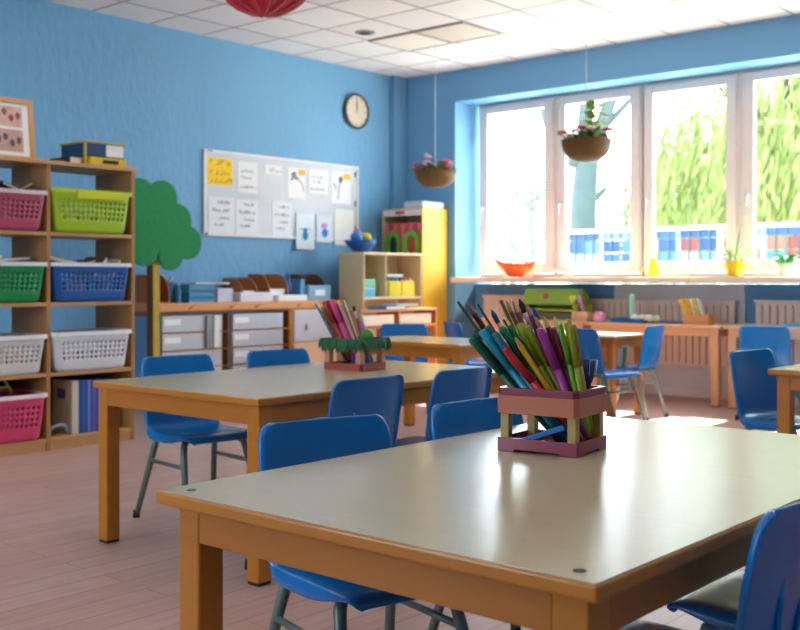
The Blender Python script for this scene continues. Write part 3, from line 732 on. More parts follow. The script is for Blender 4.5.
MB().box(0, D-.005, -.012, 0, 0, .84).build('end_panel', M['wallw'], t, label='blue painted end panel')
MB().box(D-.02, D, 1.565, 1.60, 0, .885).build('front_post', M['woodh'], t, .002)
grey = mat('drawer_grey', h('c3cbd6'), .35, sub=0)
for ci, (y0, y1) in enumerate(((.022, .70), (.835, 1.478))):
    for r_ in range(5):
        z1 = .845-r_*.163; z0 = z1-.148
        dr = MB().box(.03, D+.003, y0, y1, z0, z1).build('drawer', grey, t, .004)
        MB().box(D+.003, D+.006, y0+.02, y0+.20, z1-.085, z1-.03).build('label_card', M['paper'], dr)
        MB().box(D-.02, D+.002, y0, y1+.08, z0-.014, z0-.004).build('runner', M['woodh'], t)
dc_ = t
t2 = thing('cupboard', 'white doored cupboard at the right end of the drawers', 'cabinet', (CXB, 7.34, 0))
MB().box(0, D-.02, 0, .68, 0, .885).build('body', M['beige'], t2)
d1 = MB().box(D-.02, D, .015, .655, .55, .86).build('door', mat('door_white', h('c9d1e2'), .35), t2, .003)
MB().box(D, D+.02, .17, .18, .66, .72).build('handle', M['chrome'], d1, .002)
d2 = MB().box(D-.02, D, .015, .655, .04, .53).build('door', mat('door_cream', h('e9cdb4'), .35), t2, .003, label='cream lower door')
hk = MB()
for y in (6.05, 6.55, 6.9, 7.5): pass
for y in (6.02, 6.50, 6.82, 7.38, 7.62):
    tag(MB().tube([(0, 0, 0), (.018, .01, .004), (.03, .05, .03)], .006, 6).build('coat_hook', M['brown'], smooth=True), 'small brown hook on the orange counter edge, %s along it' % {6.02: 'first', 6.50: 'second', 6.82: 'third', 7.38: 'fourth', 7.62: 'last'}[y], 'hook', 'hooks on the counter edge', loc=(CXF+.02, y, .91))

def holder(loc, rz, w, dpt, hh, label, m=None, paper=None):
    t = thing('magazine_holder', label, 'magazine holder', loc, rz, None)
    m = m or M['brown']
    prof = [(0, 0), (dpt, 0), (dpt, hh*.35)]+[(dpt-dpt*.55*(1-math.cos(R(90)*k/8))-0, hh*.35+hh*.65*math.sin(R(90)*k/8)) for k in range(1, 9)]+[(0, hh)]
    mt = Matrix(((1, 0, 0, 0), (0, 0, 1, 0), (0, 1, 0, 0), (0, 0, 0, 1)))
    for y in (-w/2, w/2-.012):
        MB().prism(prof, .012, Matrix.Translation((0, y, 0)) @ mt).build('side_panel', m, t, .002)
    MB().box(0, dpt, -w/2+.012, w/2-.012, 0, .01).box(0, .01, -w/2+.012, w/2-.012, .01, hh).build('back_board', m, t)
    if paper: MB().box(.03, dpt*.9, -w/2+.02, w/2-.02, .011, hh*.45).build('paper_stack', paper, t, label='pale papers')
    return t
zc = .96
holder((-8.2, 5.82, zc), 0, .16, .30, .26, 'brown rounded magazine holder nearest the tree trunk')
holder((-8.2, 6.86, zc), 0, .20, .30, .23, 'brown magazine holder between the white box and the big one', paper=M['paper'])
holder((-8.2, 7.22, zc), 0, .26, .32, .27, 'large brown rounded magazine holder right of centre on the counter', paper=M['paper'])
holder((-8.2, 7.78, zc), 0, .24, .30, .27, 'dark brown magazine holder at the right end of the counter', mat('dark_brown_ply', h('6e4636'), .5))
crate = mat('blue_crate', h('3f93c4'), .35, noise=.15, nscale=20)
t = thing('crate', 'bright blue open plastic crate on the counter', 'crate', (-7.98, 6.24, zc))
q = MB()
for (x0, x1, y0, y1) in ((.11, .118, -.15, .15), (-.118, -.11, -.15, .15), (-.11, .11, .142, .15), (-.11, .11, -.15, -.142)):
    q.box(x0, x1, y0, y1, 0, .03); q.box(x0, x1, y0, y1, .12, .17)
    q.box(x0, x1, y0, y1, .065, .09)
for y in [-.14+.028*k for k in range(11)]: q.box(.111, .117, y-.006, y+.006, .03, .12); q.box(-.117, -.111, y-.006, y+.006, .03, .12)
q.box(-.11, .11, -.142, .142, 0, .006); q.build('basket', crate, t)
tag(MB().box(-.10, .10, -.13, .13, 0, .10).build('tissue_box', mat('cyan_box', h('58b0d8'), .5), bevel=.01), 'cyan box inside the blue crate', 'box', loc=(-7.98, 6.24, zc+.007))
tag(MB().box(-.16, .16, -.20, .20, 0, .015).build('tray', mat('white_tray', h('dfe3ea'), .4), bevel=.004), 'flat white tray across the blue crate and white box', 'tray', loc=(-7.98, 6.33, zc+.171))
tag(MB().box(-.10, .10, -.10, .09, 0, .13).build('storage_box', mat('lilac_box', h('cfd0e6'), .5), bevel=.005), 'small lilac white box right of the blue crate', 'box', loc=(-7.96, 6.52, zc))
tag(MB().box(-.06, .10, -.21, .21, 0, .09).build('storage_box', mat('white_box', h('e4e2ea'), .5), bevel=.005), 'long white box in front of the middle magazine holder', 'box', loc=(-7.90, 6.86-.0, zc))
tag(MB().box(-.05, .05, -.20, .20, 0, .06).build('paper_pile', M['paper'], bevel=.003), 'low pile of white paper in front of the big magazine holder', 'paper', loc=(-7.83, 7.32, zc))
# pile of blue bottles left of the crate
for k, (dx, dy, s) in enumerate(((0, 0, 1), (.07, .07, .85), (-.05, .09, 1.1))):
    t = thing('bottle', ['blue plastic bottle nearest the first magazine holder', 'shorter blue bottle beside the blue crate', 'taller dark blue bottle at the back beside the crate'][k], 'bottle', (-8.0+dx, 5.975+dy*.6, zc), 0, 'blue bottles on the counter')
    MB().lathe([(0, 0), (.030*s, 0), (.032*s, .02), (.032*s, .13*s), (.014*s, .17*s), (.014*s, .19*s), (0, .19*s)], n=16).build('body', plast(h(['2f78c0', '4a9ad8', '1f4f90'][k])), t, smooth=True)
    MB().lathe([(0, .19*s), (.017*s, .19*s), (.017*s, .22*s), (0, .22*s)], n=12).build('cap', plast(h('cfe4f4')), t, smooth=True)
t = thing('storage_box', 'light blue box with a white label at the right end of the counter', 'box', (-7.92, 7.74, zc))
MB().box(-.08, .10, -.16, .16, 0, .155).build('body', mat('sky_box', h('7fb2d6'), .4), t, .008)
MB().box(.10, .103, -.07, .07, .05, .11).build('label_card', M['paper'], t)
tag(MB().box(-.08, .06, -.03, .03, 0, .22).build('magazine_file', mat('blue_file', h('5a9ccc'), .5), bevel=.004), 'narrow blue file standing left of the light blue box', 'file', loc=(-7.92, 7.53, zc))
t = thing('bottle', 'blue glinting bottle standing between the two right magazine holders', 'bottle', (-7.98, 7.44, zc))
MB().lathe([(0, 0), (.04, 0), (.042, .15), (.02, .2), (.02, .25), (0, .25)], n=16).build('body', plast(h('1f5fae'), .15), t, smooth=True)
MB().lathe([(0, .25), (.024, .25), (.024, .285), (0, .285)], n=12).build('cap', plast(h('3f8fe0')), t, smooth=True)
# unidentified grey and white tube things, made parts of the drawer cabinet
MB().box(D+.003, D+.03, .50, .56, .54, .84).build('upright_bar', mat('grey_bar', h('8a9098'), .5), dc_, .004, label='vertical grey tube-like thing')
MB().box(D+.003, D+.03, .59, .65, .54, .84).build('upright_bar', M['white'], dc_, .004, label='vertical white tube-like thing')
# ------------------------------------------------------------------ whiteboard
BXW = WX+.03
t = thing('whiteboard', 'wide white board hung with notes on the blue wall', 'whiteboard', (WX, 7.66, 2.03))
hw, hh = 1.10, .425
MB().box(.0, .022, -hw+.02, hw-.02, -hh+.02, hh-.02).build('surface', M['board'], t)
f = MB()
f.box(0, .03, -hw, hw, hh-.025, hh); f.box(0, .03, -hw, hw, -hh, -hh+.025); f.box(0, .03, -hw, -hw+.025, -hh+.025, hh-.025); f.box(0, .03, hw-.025, hw, -hh+.025, hh-.025)
f.build('frame', M['white'], t, .003)
ck = MB()
for z in (.33, .0, -.28): ck.box(.023, .032, hw-.06, hw-.045, z-.03, z+.03)
ck.box(.03, .034, -hw+.03, -hw+.1, hh-.018, hh-.008); ck.box(.03, .036, -hw+.01, -hw+.035, -hh+.005, -hh+.03)
ck.build('clip', M['dark'], t)
def scribble(rows, w, m, parent, x, y0, z0, rnd, dx=.0):
    for (ry, rz_, ln, hgt) in rows:
        q = MB()
        y = y0+ry
        while y < y0+ry+ln:
            s = rnd.uniform(.4, 1)*hgt; wd = rnd.uniform(.35, .8)*hgt
            k = rnd.randint(0, 3); z = z0+rz_
            if k == 0: q.box(x, x+.001, y, y+.007, z, z+s); q.box(x, x+.001, y, y+wd, z+s-.007, z+s)
            elif k == 1: q.box(x, x+.001, y, y+wd, z, z+.007); q.box(x, x+.001, y+wd, y+wd+.007, z, z+s)
            elif k == 2: q.box(x, x+.001, y, y+.007, z, z+s); q.box(x, x+.001, y+wd*.8, y+wd*.8+.007, z, z+s); q.box(x, x+.001, y, y+wd*.8, z+s*.5, z+s*.5+.007)
            else: q.box(x, x+.001, y, y+wd, z+s*.5, z+s*.5+.007); q.box(x, x+.001, y, y+wd, z, z+.007)
            y += wd+hgt*.45
        q.build('writing_line', m, parent)
pxc = [ # u0,u1,v0,v1 measured on the board plane -> (y0,y1,z0,z1)
 (208, 233, 157, 184, 'ffd21e', 'yellow sheet with black writing at the top left of the board', 3),
 (238, 258, 161, 192, 'eef0f2', 'white note right of the yellow sheet on the board', 1),
 (265, 282, 164, 174, 'eef0f2', 'small white strip in the top row of the board', 0),
 (288, 306, 167, 198, 'f4f5f8', 'white sheet with grey flower drawing and yellow square', 4),
 (309, 328, 169, 193, 'f4f5f8', 'white sheet with a written line in the top row of the board', 1),
 (332, 351, 171, 203, 'f4f5f8', 'white sheet with key-like drawing and yellow square at the top right', 5),
 (209, 235, 196, 233, 'eceff4', 'white note at the lower left of the board', 2),
 (236, 259, 199, 234, 'eceff4', 'white note second from the left in the lower row of the board', 2),
 (272, 292, 201, 237, 'eceff4', 'white note in the middle of the lower row', 2),
 (296, 314, 213, 249, 'e6f0f8', 'sheet with a teal figure hanging below the board edge', 6),
 (316, 332, 215, 242, 'dfeaf6', 'sheet with pink and blue blots in the lower row of the board', 7),
 (335, 354, 209, 245, 'f0efec', 'blank white sheet at the lower right of the board', -1)]
rnd = random.Random(5)
def wallpt(u, v, X):
    a = (u-400)/1059; kx = .6558*a-.7549; 
    S_, C_ = .6558, .7549
    kx = C_*a-S_; ky = S_*a+C_; D_ = X/kx
    return ky*D_, 1.17+(280-v)*D_/1059
for (u0, u1, v0, v1, col, lab, kind) in pxc:
    y0, z1 = wallpt(u0, v0, BXW); y1, _ = wallpt(u1, v0, BXW); _, z0 = wallpt(u0, v1, BXW)
    yc = (y0+y1)/2; w = (y1-y0)/2; hgt = z1-z0
    xx = WX+.0225 if kind not in (6, 7) else WX+.031
    t = thing('note_sheet', lab, 'paper note', (xx, yc, z0), 0, 'paper notes pinned on the whiteboard')
    MB().box(0, .003, -w, w, 0, hgt).build('sheet', plast(h(col), .7), t)
    ink = M['dark']; X = .0031
    if kind == 3: scribble([(-w*.8, hgt*.76, w*1.4, .06), (-w*.8, hgt*.38, w*1.5, .055), (-w*.8, hgt*.1, w*1.6, .055)], w, mat('brown_ink', h('5a4008'), .6), t, X, 0, 0, rnd)
    elif kind == 1: scribble([(-w*.7, hgt*.66, w*1.2, .035), (-w*.6, hgt*.45, w*.9, .035), (-w*.8, hgt*.15, w*1.5, .03)], w, mat('grey_ink', h('4a505a'), .6), t, X, 0, 0, rnd)
    elif kind == 2: scribble([(-w*.3, hgt*.82, w*.9, .035), (-w*.7, hgt*.60, w*1.2, .035), (-w*.2, hgt*.4, w*.7, .03), (-w*.6, hgt*.22, w*.8, .025)], w, mat('grey_ink', h('414a58'), .6), t, X, 0, 0, rnd)
    elif kind == 0: scribble([(-w*.4, hgt*.3, w*1.2, .04)], w, mat('grey_ink', h('4a505a'), .6), t, X, 0, 0, rnd)
    elif kind in (4, 5):
        MB().box(X, X+.002, w*.2, w*.95, hgt*.78, hgt*.96).build('yellow_square', plast(h('f2c230'), .7), t)
        q = MB()
        if kind == 4:
            for k in range(9): q.blob((X, -w*.3+.05*math.cos(k)*(.4+k*.07), hgt*.72+.035*math.sin(k*1.7)), .022, 1, (.05, 1, .7))
            q.tube([(X, 0, hgt*.7), (X, w*.7, hgt*.45), (X, w*.8, hgt*.25)], .004, 4)
        else:
            q.blob((X, -.01, hgt*.76), .045, 1, (.04, .8, 1)); q.tube([(X, -.02, hgt*.7), (X, -.04, hgt*.4), (X, -.05, hgt*.12)], .006, 4); q.tube([(X, -w*.8, hgt*.62), (X, -w*.5, hgt*.5), (X, -w*.7, hgt*.4)], .006, 4)
        q.build('drawing', mat('grey_ink', h('5f6468'), .7), t)
    elif kind == 6:
        q = MB(); q.blob((X, 0, hgt*.52), .035, 1, (.04, 1, 1)); q.blob((X, 0, hgt*.38), .05, 1, (.04, 1, 1.1)); q.box(X, X+.001, -.09, .09, hgt*.55, hgt*.57)
        q.build('drawing', plast(h('1f8fb8'), .7), t)
    elif kind == 7:
        MB().blob((X, 0, hgt*.62), .045, 1, (.04, 1.2, .8)).build('pink_drawing', plast(h('c88fd0'), .7), t)
        MB().blob((X, .01, hgt*.35), .055, 1, (.04, 1, 1)).build('blue_drawing', plast(h('2f7fd8'), .7), t)

# clock
t = thing('wall_clock', 'round wall clock with cream face and dark rim reading twelve', 'clock', (WX, 8.73, 3.08))
rot = Matrix.Rotation(R(90), 4, 'Y')
def disc(prof, n=40):
    m = MB().lathe(prof, n=n)
    bmesh.ops.transform(m.b, matrix=rot, verts=m.b.verts); return m
disc([(0, 0), (.165, 0), (.200, .01), (.205, .03), (.19, .05), (.178, .045), (.178, .02), (0, .02)]).build('rim', mat('clock_rim', h('55585a'), .35, metal=.4), t, smooth=True)
disc([(0, .02), (.176, .02), (.176, .026), (0, .026)]).build('face', mat('clock_face', h('ddd0bd'), .5), t)
q = MB()
for k in range(12):
    a = R(30*k); r0 = .14; q.box(.027, .029, -.004, .004, r0, .165, Matrix.Rotation(a, 4, 'X'))
q.build('hour_mark', M['dark'], t)
MB().box(.029, .031, -.006, .006, -.01, .095, Matrix.Rotation(R(-2), 4, 'X')).build('hour_hand', M['black'], t)
MB().box(.031, .033, -.004, .004, -.01, .14, Matrix.Rotation(R(3), 4, 'X')).build('minute_hand', M['black'], t)

# ------------------------------------------------------------------ corner shelves
t = thing('tall_cabinet', 'tall yellow sided cabinet with open shelves in the corner', 'cabinet', (-8.18, 9.10, 0))
W = .61; Dp = .44
MB().box(W-.02, W, 0, Dp, 0, 1.98).build('side_panel', M['yellowcab'], t, .003, label='glossy yellow side panel')
MB().box(0, .02, 0, Dp, 0, 1.98).build('side_panel', M['beige'], t, .003)
MB().box(.02, W-.02, Dp-.012, Dp, 0, 1.98).build('back_panel', M['beige'], t)
for z in (.06, .5, .98, 1.455, 1.98): MB().box(.02, W-.02, 0, Dp-.012, z-.022, z).build('shelf_board', M['beige'], t, .002)
MB().box(.02, W-.02, .0, .02, 1.90, 1.96).build('top_rail', M['white'], t)
MB().box(.2, .34, -.003, 0, 1.915, 1.955).build('red_sticker', plast(h('c8283a')), t)
tag(MB().box(-.14, .14, -.2, .2, 0, .08).build('paper_tray', mat('pale_tray', h('c9d6e4'), .4), bevel=.02), 'pale grey tray on top of the yellow cabinet', 'tray', loc=(-7.73, 9.32, 1.98))
# toy house with arches on the lower shelf unit
t = thing('shelf_unit', 'low beige shelf unit with open shelves in front of the yellow cabinet', 'shelf', (-7.93, 8.13, 0))
W = .36; Dp = .96
MB().box(0, W, 0, .02, 0, 1.44).build('side_panel', M['beige'], t, .003)
MB().box(0, W, Dp-.02, Dp, 0, 1.44).build('side_panel', M['beige'], t, .003)
MB().box(0, .012, .02, Dp-.02, 0, 1.44).build('back_panel', M['beige'], t)
MB().box(0, W+.01, 0, Dp, 1.44, 1.465).build('top_board', mat('board_edge', h('ead8b4'), .5), t, .002)
for z in (.06, .55, .99): MB().box(.012, W, .02, Dp-.02, z-.024, z).build('shelf_board', mat('board_edge', h('ead8b4'), .5), t, .002)
MB().box(.012, W-.01, .36, .375, .99, 1.44).build('divider', M['beige'], t)
SU = 'items on the low beige shelf unit'
ty = thing('toy_house', 'red striped toy house front with two green arches in the tall cabinet', 'toy', (-7.885, 9.13, 1.4555), R(-90))
MB().box(-.02, .0, -.27, .27, 0, .36).build('wall_board', mat('toy_red', h('d23a4a'), .5), ty, .004)
q = MB()
for y in (-.24, -.12, .0, .12, .24): q.box(.0, .004, y-.015, y+.015, 0, .36)
q.build('stripe', mat('toy_pink', h('ec8a80'), .5), ty)
for s, yc in ((0, -.13), (1, .15)):
    arc = []; n = 12; ro, ri = .115, .062
    outer = [(-ro, 0), (-ro, .16)]+[(ro*math.cos(PI-PI*k/n), .16+ro*math.sin(PI-PI*k/n)) for k in range(1, n)]+[(ro, .16), (ro, 0)]
    inner = [(ri, 0), (ri, .14)]+[(ri*math.cos(PI*k/n), .14+ri*1.2*math.sin(PI*k/n)) for k in range(1, n)]+[(-ri, .14), (-ri, 0)]
    q = MB(); mt = Matrix(((0, 0, 1, .006), (1, 0, 0, yc), (0, 1, 0, 0), (0, 0, 0, 1)))
    oo = outer; ii = inner[::-1]
    A = q.verts([mt @ Vector((x, y, 0)) for x, y in oo]); B = q.verts([mt @ Vector((x, y, 0)) for x, y in ii])
    A2 = q.verts([mt @ Vector((x, y, .03)) for x, y in oo]); B2 = q.verts([mt @ Vector((x, y, .03)) for x, y in ii])
    for k in range(len(oo)-1):
        q.b.faces.new([A2[k], A2[k+1], B2[k+1], B2[k]]); q.b.faces.new([A[k], A[k+1], A2[k+1], A2[k]]); q.b.faces.new([B[k], B[k+1], B2[k+1], B2[k]])
    q.build('green_arch', mat('toy_green', h('6db43a'), .5), ty)
    MB().prism([(x*1.0, y) for x, y in inner], .004, Matrix(((0, 0, 1, .004), (1, 0, 0, yc), (0, 1, 0, 0), (0, 0, 0, 1)))).build('arch_opening', plast(h('20242a' if s == 0 else 'c8502a'), .6), ty)
# yellow baskets
for k, (yy_, lab, cc) in enumerate(((8.66, 'yellow patterned basket on the middle shelf, left one', 'd8cf2a'), (8.88, 'yellow basket on the middle shelf beside the first', 'f0d83a'))):
    t = thing('basket', lab, 'basket', (-7.70, yy_, .99), 0, SU)
    MB().box(-.11, .11, -.105, .105, 0, .17).build('body', mat('yellow_basket', h(cc), .5, noise=.2, nscale=30), t, .01)
    q = MB()
    for j in range(5): q.blob((-.06+.03*j, -.07+.034*j, .185), .03, 1)
    q.build('toy_ball', plast(h('4a9ac8' if k == 0 else 'e0788a')), t, smooth=True)
book('book', (-7.75, 8.60, 1.24), (.2, .28, .03), (0, 0, 0), '2a4a7a', 'dark blue book on top of the yellow baskets', group=SU).location = (-7.74, 8.72, 1.205)
for k, (z, cc, lab) in enumerate(((1.27, '7fc8a0', 'mint box in the upper part of the left compartment'), (.99, '5fb0d8', 'light blue box in the left compartment'))):
    tag(MB().box(-.12, .10, -.10, .10, 0, .09).build('storage_box', plast(h(cc)), bevel=.01), lab, 'box', SU, loc=(-7.72, 8.28, z if k else 1.09))
tag(MB().box(-.12, .09, -.11, .11, 0, .008).build('card', plast(h('d8e4c0'))), 'pale folder between the light blue and mint boxes', 'folder', SU, loc=(-7.72, 8.28, 1.081))
# flower bowl on top of shelf unit
t = thing('toy_bowl', 'dark blue bowl with pink and yellow toys on the beige shelf unit', 'bowl', (-7.74, 8.27, 1.465), 0); t.scale = (1.35, 1.35, 1.3)
MB().lathe([(0, 0), (.05, 0), (.11, .06), (.135, .10), (.128, .10), (.1, .06), (0, .02)], n=24).build('bowl', plast(h('1a5fb0')), t, smooth=True)
for c_, p, r_ in (('e0c820', (.03, .03, .12), .045), ('e6d24a', (-.03, .07, .11), .04), ('c86a9a', (-.02, -.02, .16), .035), ('2f7fc8', (.02, -.07, .12), .05)):
    MB().blob(p, r_, 2).build('toy_ball', plast(h(c_)), t, smooth=True)
# low cubby shelf
t = thing('cubby_shelf', 'low orange cubby shelf with bright white bins behind the sunlit chair', 'shelf', (-7.2, 7.35, 0))
W = .30; Dp = 1.18
ow = mat('cubby_orange', h('c98050'), .45, noise=.08)
for y in (0, .575, Dp-.02): MB().box(0, W, y, y+.02, 0, .86).build('side_panel', ow, t, .002)
for z in (.06, .40, .72, .88): MB().box(0, W+.01, 0, Dp, z-.022, z).build('shelf_board', M['woodh'] if z < .88 else ow, t, .002)
for y0 in (.04, .62):
    q = MB(); q.box(.03, W-.03, y0, y0+.50, .725, .73); q.box(W-.035, W-.03, y0, y0+.5, .73, .83); q.box(.03, .035, y0, y0+.5, .73, .83); q.box(.035, W-.035, y0, y0+.005, .73, .83); q.box(.035, W-.035, y0+.495, y0+.5, .73, .83)
    tag(q.build('paper_bin', mat('bright_bin', h('f6e8d0'), .4)), 'white bin in the %s opening of the orange cubby shelf' % ('left' if y0 < .3 else 'right'), 'bin', 'bins in the cubby shelf', loc=(-7.2, 7.35, 0))
for k, c_ in enumerate(('3f7a5a', '5a8a70', '86a08a', 'a8a890', '6a8a98')):
    tag(MB().box(-.2, 0, 0, .05, 0, .24).build('book', plast(h(c_), .6), bevel=.003), '%s upright book in the lower right of the orange cubby shelf' % ['deep green', 'mid green', 'sage', 'khaki', 'slate'][k], 'book', 'books in the cubby shelf', loc=(-6.93, 8.0+.056*k, .40))
book('book', (-7.04, 7.9, .88), (.24, .34, .03), (0, 0, R(6)), '3f8ab8', 'blue magazine lying on the orange cubby shelf')
book('book', (-7.04, 8.12, .911), (.2, .3, .018), (0, 0, R(-8)), 'b8d4e4', 'pale blue magazine on top of the blue one')

# ------------------------------------------------------------------ hanging baskets and lantern
def leaf(q, p, d, L, w, droop=.4):
    p = Vector(p); d = Vector(d).normalized(); s = d.cross(Vector((0, 0, 1)))
    if s.length < .01: s = Vector((1, 0, 0))
    s = s.normalized()*w/2; prev = None
    for k in range(5):
        f = k/4; c = p+d*L*f+Vector((0, 0, -droop*L*f*f)); ww = math.sin(PI*min(1, .15+f*.85))**.8 if k < 4 else .02
        cur = q.verts([c-s*ww, c+s*ww])
        if prev: q.b.faces.new([prev[0], prev[1], cur[1], cur[0]])
        prev = cur
def basket(loc, rad, hgt, label, cols, seed, tall=False):
    rnd = random.Random(seed)
    t = thing('hanging_basket', label, 'hanging plant', loc)
    MB().lathe([(0, 0), (rad*.3, .006), (rad*.55, hgt*.1), (rad*.78, hgt*.28), (rad*.92, hgt*.52), (rad*.985, hgt*.78), (rad, hgt), (rad*1.03, hgt*1.02), (rad*.96, hgt*1.02), (rad*.9, hgt*.85), (0, hgt*.82)], n=32).build('bowl', M['bowl'], t, smooth=True)
    q = MB()
    for k in range(60):
        a = rnd.uniform(0, 2*PI); rr = rnd.uniform(0, rad*.85)
        leaf(q, (rr*math.cos(a), rr*math.sin(a), hgt*.85), (math.cos(a)*.6, math.sin(a)*.6, rnd.uniform(.3, 1.2)), rnd.uniform(.14, .26), .05)
    q.build('foliage', mat('grey_leaf', h('6a8a50'), .6, noise=.3, nscale=30), t, fix=False)
    for ci, c_ in enumerate(cols):
        for j in range(5):
            a = rnd.uniform(0, 2*PI); rr = rnd.uniform(rad*.3, rad*.98); z = hgt+rnd.uniform(.01, .09)
            b = MB(); c0 = (rr*math.cos(a), rr*math.sin(a), z)
            for p_ in range(5):
                b.blob((c0[0]+.025*math.cos(p_*1.257), c0[1]+.025*math.sin(p_*1.257), z+.004), .024, 1, (1, 1, .7))
            b.blob((c0[0], c0[1], z+.01), .01, 1)
            b.build('blossom', plast(h(c_), .6), t, smooth=True)
    top = ZC-loc[2]
    MB().tube([(0, 0, hgt*.8), (0, 0, top)], .0045, 6).build('wire', mat('wire', h('c8d0d8'), .5), t)
    if tall:
        q = MB(); q.tube([(.02, .03, hgt), (.03, .05, hgt+.16), (.01, .06, hgt+.28)], .006, 5)
        for k in range(26): leaf(q, (.02+rnd.uniform(-.03, .03), .05, hgt+rnd.uniform(.08, .30)), (rnd.uniform(-1, 1), rnd.uniform(-1, 1), rnd.uniform(0, .6)), .16, .075)
        q.build('tall_leaves', mat('lime_leaf', h('a8c040'), .6, noise=.3, nscale=20), t, fix=False)
    else:
        q = MB(); q.tube([(-.06, -.05, hgt), (-.07, -.06, hgt+.14)], .004, 5); q.blob((-.07, -.06, hgt+.16), .03, 1); q.blob((-.04, -.04, hgt+.15), .022, 1)
        q.build('tall_blossom', plast(h('e0b8c8'), .6), t)
    return t
basket((-6.74, 8.3, 2.10), .215, .165, 'left hanging brown bowl of pink flowers in front of the corner', ['e0709a', 'd8588a', 'e8c0cc', 'e8a0b4'], 2)
basket((-4.76, 7.92, 2.185), .215, .185, 'right hanging brown bowl of white flowers in front of the window', ['f2f2ea', 'e8ecd8', 'f4f4f0', 'd0506a'], 4, True)

t = thing('paper_lantern', 'ribbed red paper lantern hanging from the ceiling at the top', 'lantern', (-4.14, 3.69, 2.78))
q = MB(); n = 48; prof = []
rings = []
for i in range(25):
    ph = -PI/2+PI*i/24
    ring = []
    for k in range(n):
        a = 2*PI*k/n; rr = .25*math.cos(ph)*(1+.07*(1 if k % 4 < 2 else -.6)*1)
        ring.append((rr*math.cos(a), rr*math.sin(a), .235*math.sin(ph)))
    rings.append(q.verts(ring))
for A, B in zip(rings, rings[1:]):
    for k in range(n): q.b.faces.new([A[k], A[(k+1) % n], B[(k+1) % n], B[k]])
q.build('shade', M['red'], t)
q = MB()
for k in range(12):
    a = 2*PI*k/12
    q.tube([(.27*math.cos(p)*math.cos(a), .27*math.cos(p)*math.sin(a), .238*math.sin(p)) for p in [(-PI/2+.12)+(PI-.24)*j/12 for j in range(13)]], .0035, 5)
q.build('rib', mat('red_rib', h('e8707a'), .5), t)
MB().tube([(0, 0, .23), (0, 0, ZC-2.78)], .004, 6).build('cord', M['white'], t)

# ------------------------------------------------------------------ window sill objects
SZ_ = 1.2
t = thing('orange_bowl', 'orange dish with a curved rising lip on the window sill', 'bowl', (-6.70, 9.70, SZ_), R(30))
q = MB(); n = 28
def bring(sc, z, lift): return q.verts([(sc*.215*math.cos(2*PI*k/n)*(1.3 if math.cos(2*PI*k/n) < 0 else 1), sc*.11*math.sin(2*PI*k/n), z+lift*(math.cos(2*PI*k/n))**2*(.7 if math.cos(2*PI*k/n) > 0 else 1.5)) for k in range(n)])
Rg = [bring(.35, 0, 0), bring(.45, .02, 0), bring(.75, .10, .01), bring(1.0, .150, .05), bring(.97, .150, .05), bring(.68, .10, .01), bring(.35, .03, 0)]
for A, B in zip(Rg, Rg[1:]):
    for k in range(n): q.b.faces.new([A[k], A[(k+1) % n], B[(k+1) % n], B[k]])
q.b.faces.new(Rg[0]); q.b.faces.new(Rg[-1])
q.build('dish', mat('orange_glaze', h('f0641c'), .35), t, smooth=True)
q = MB()
for k in range(7): leaf(q, (0, 0, .1), (math.cos(k*.9), math.sin(k*.9), 1.6), .16, .03)
q.build('sprig', M['green'], t, fix=False)
book('book', (-6.22, 9.64, SZ_), (.34, .22, .014), (0, 0, R(12)), 'c8383a', 'red covered booklet lying on the window sill')
book('book', (-6.16, 9.66, SZ_+.05), (.30, .22, .02), (0, R(12), R(30)), 'e8e0da', 'white booklet lying on the red one on the sill')
t = thing('watering_can', 'small yellow jug on the sill below the third window', 'jug', (-5.02, 9.64, SZ_))
MB().lathe([(0, 0), (.055, 0), (.06, .02), (.045, .12), (.03, .17), (.033, .19), (.028, .19), (.025, .17), (.04, .12), (0, .02)], n=20).build('body', mat('yellow_jug', h('e8d82a'), .4), t, smooth=True)
MB().tube([(-.05, 0, .06), (-.11, -.01, .10), (-.14, -.02, .03)], .006, 6).build('spout', plast(h('d8c848')), t, smooth=True)
MB().tube([(.02, 0, .18), (.03, .0, .25), (.02, 0, .28)], [.006, .004, .012], 6).build('flower_stem', plast(h('e8d820')), t)
t = thing('potted_plant', 'yellow heart shaped pot with a bright spider plant on the sill', 'potted plant', (-4.17, 9.62, SZ_))
MB().lathe([(0, 0), (.05, 0), (.07, .03), (.095, .10), (.09, .15), (.08, .155), (.075, .13), (0, .12)], n=24).build('pot', mat('yellow_pot', h('f4cc10'), .35), t, smooth=True)
rnd = random.Random(9); q = MB()
for k in range(40):
    a = rnd.uniform(0, 2*PI); leaf(q, (.03*math.cos(a), .03*math.sin(a), .13), (math.cos(a)*.8, math.sin(a)*.5, rnd.uniform(.6, 1.8)), rnd.uniform(.18, .36), .03, rnd.uniform(.3, .9))
q.build('leaves', mat('pale_green_leaf', h('c8dca0'), .5, noise=.2, nscale=30), t, fix=False)
q = MB(); q.tube([(0, 0, .13), (.02, 0, .28), (.06, .01, .50)], [.008, .007, .002], 6); q.build('tall_stem', M['green'], t)
q = MB(); q.tube([(-.02, 0, .15), (-.13, -.04, .28), (-.26, -.1, .22), (-.34, -.2, .02), (-.40, -.24, -.13)], [.004, .004, .004, .004, .002], 5)
q.tube([(.03, 0, .15), (.14, -.04, .26), (.28, -.06, .16), (.42, -.08, .05)], [.006, .006, .006, .003], 5); q.build('runner', plast(h('a8b84a')), t)
t = thing('potted_plant', 'broad leaved green plant in a white pot at the right edge of the sill', 'potted plant', (-3.74, 9.72, SZ_))
MB().lathe([(0, 0), (.06, 0), (.08, .13), (.075, .13), (.06, .11), (0, .11)], n=20).build('pot', M['white'], t, smooth=True)
q = MB()
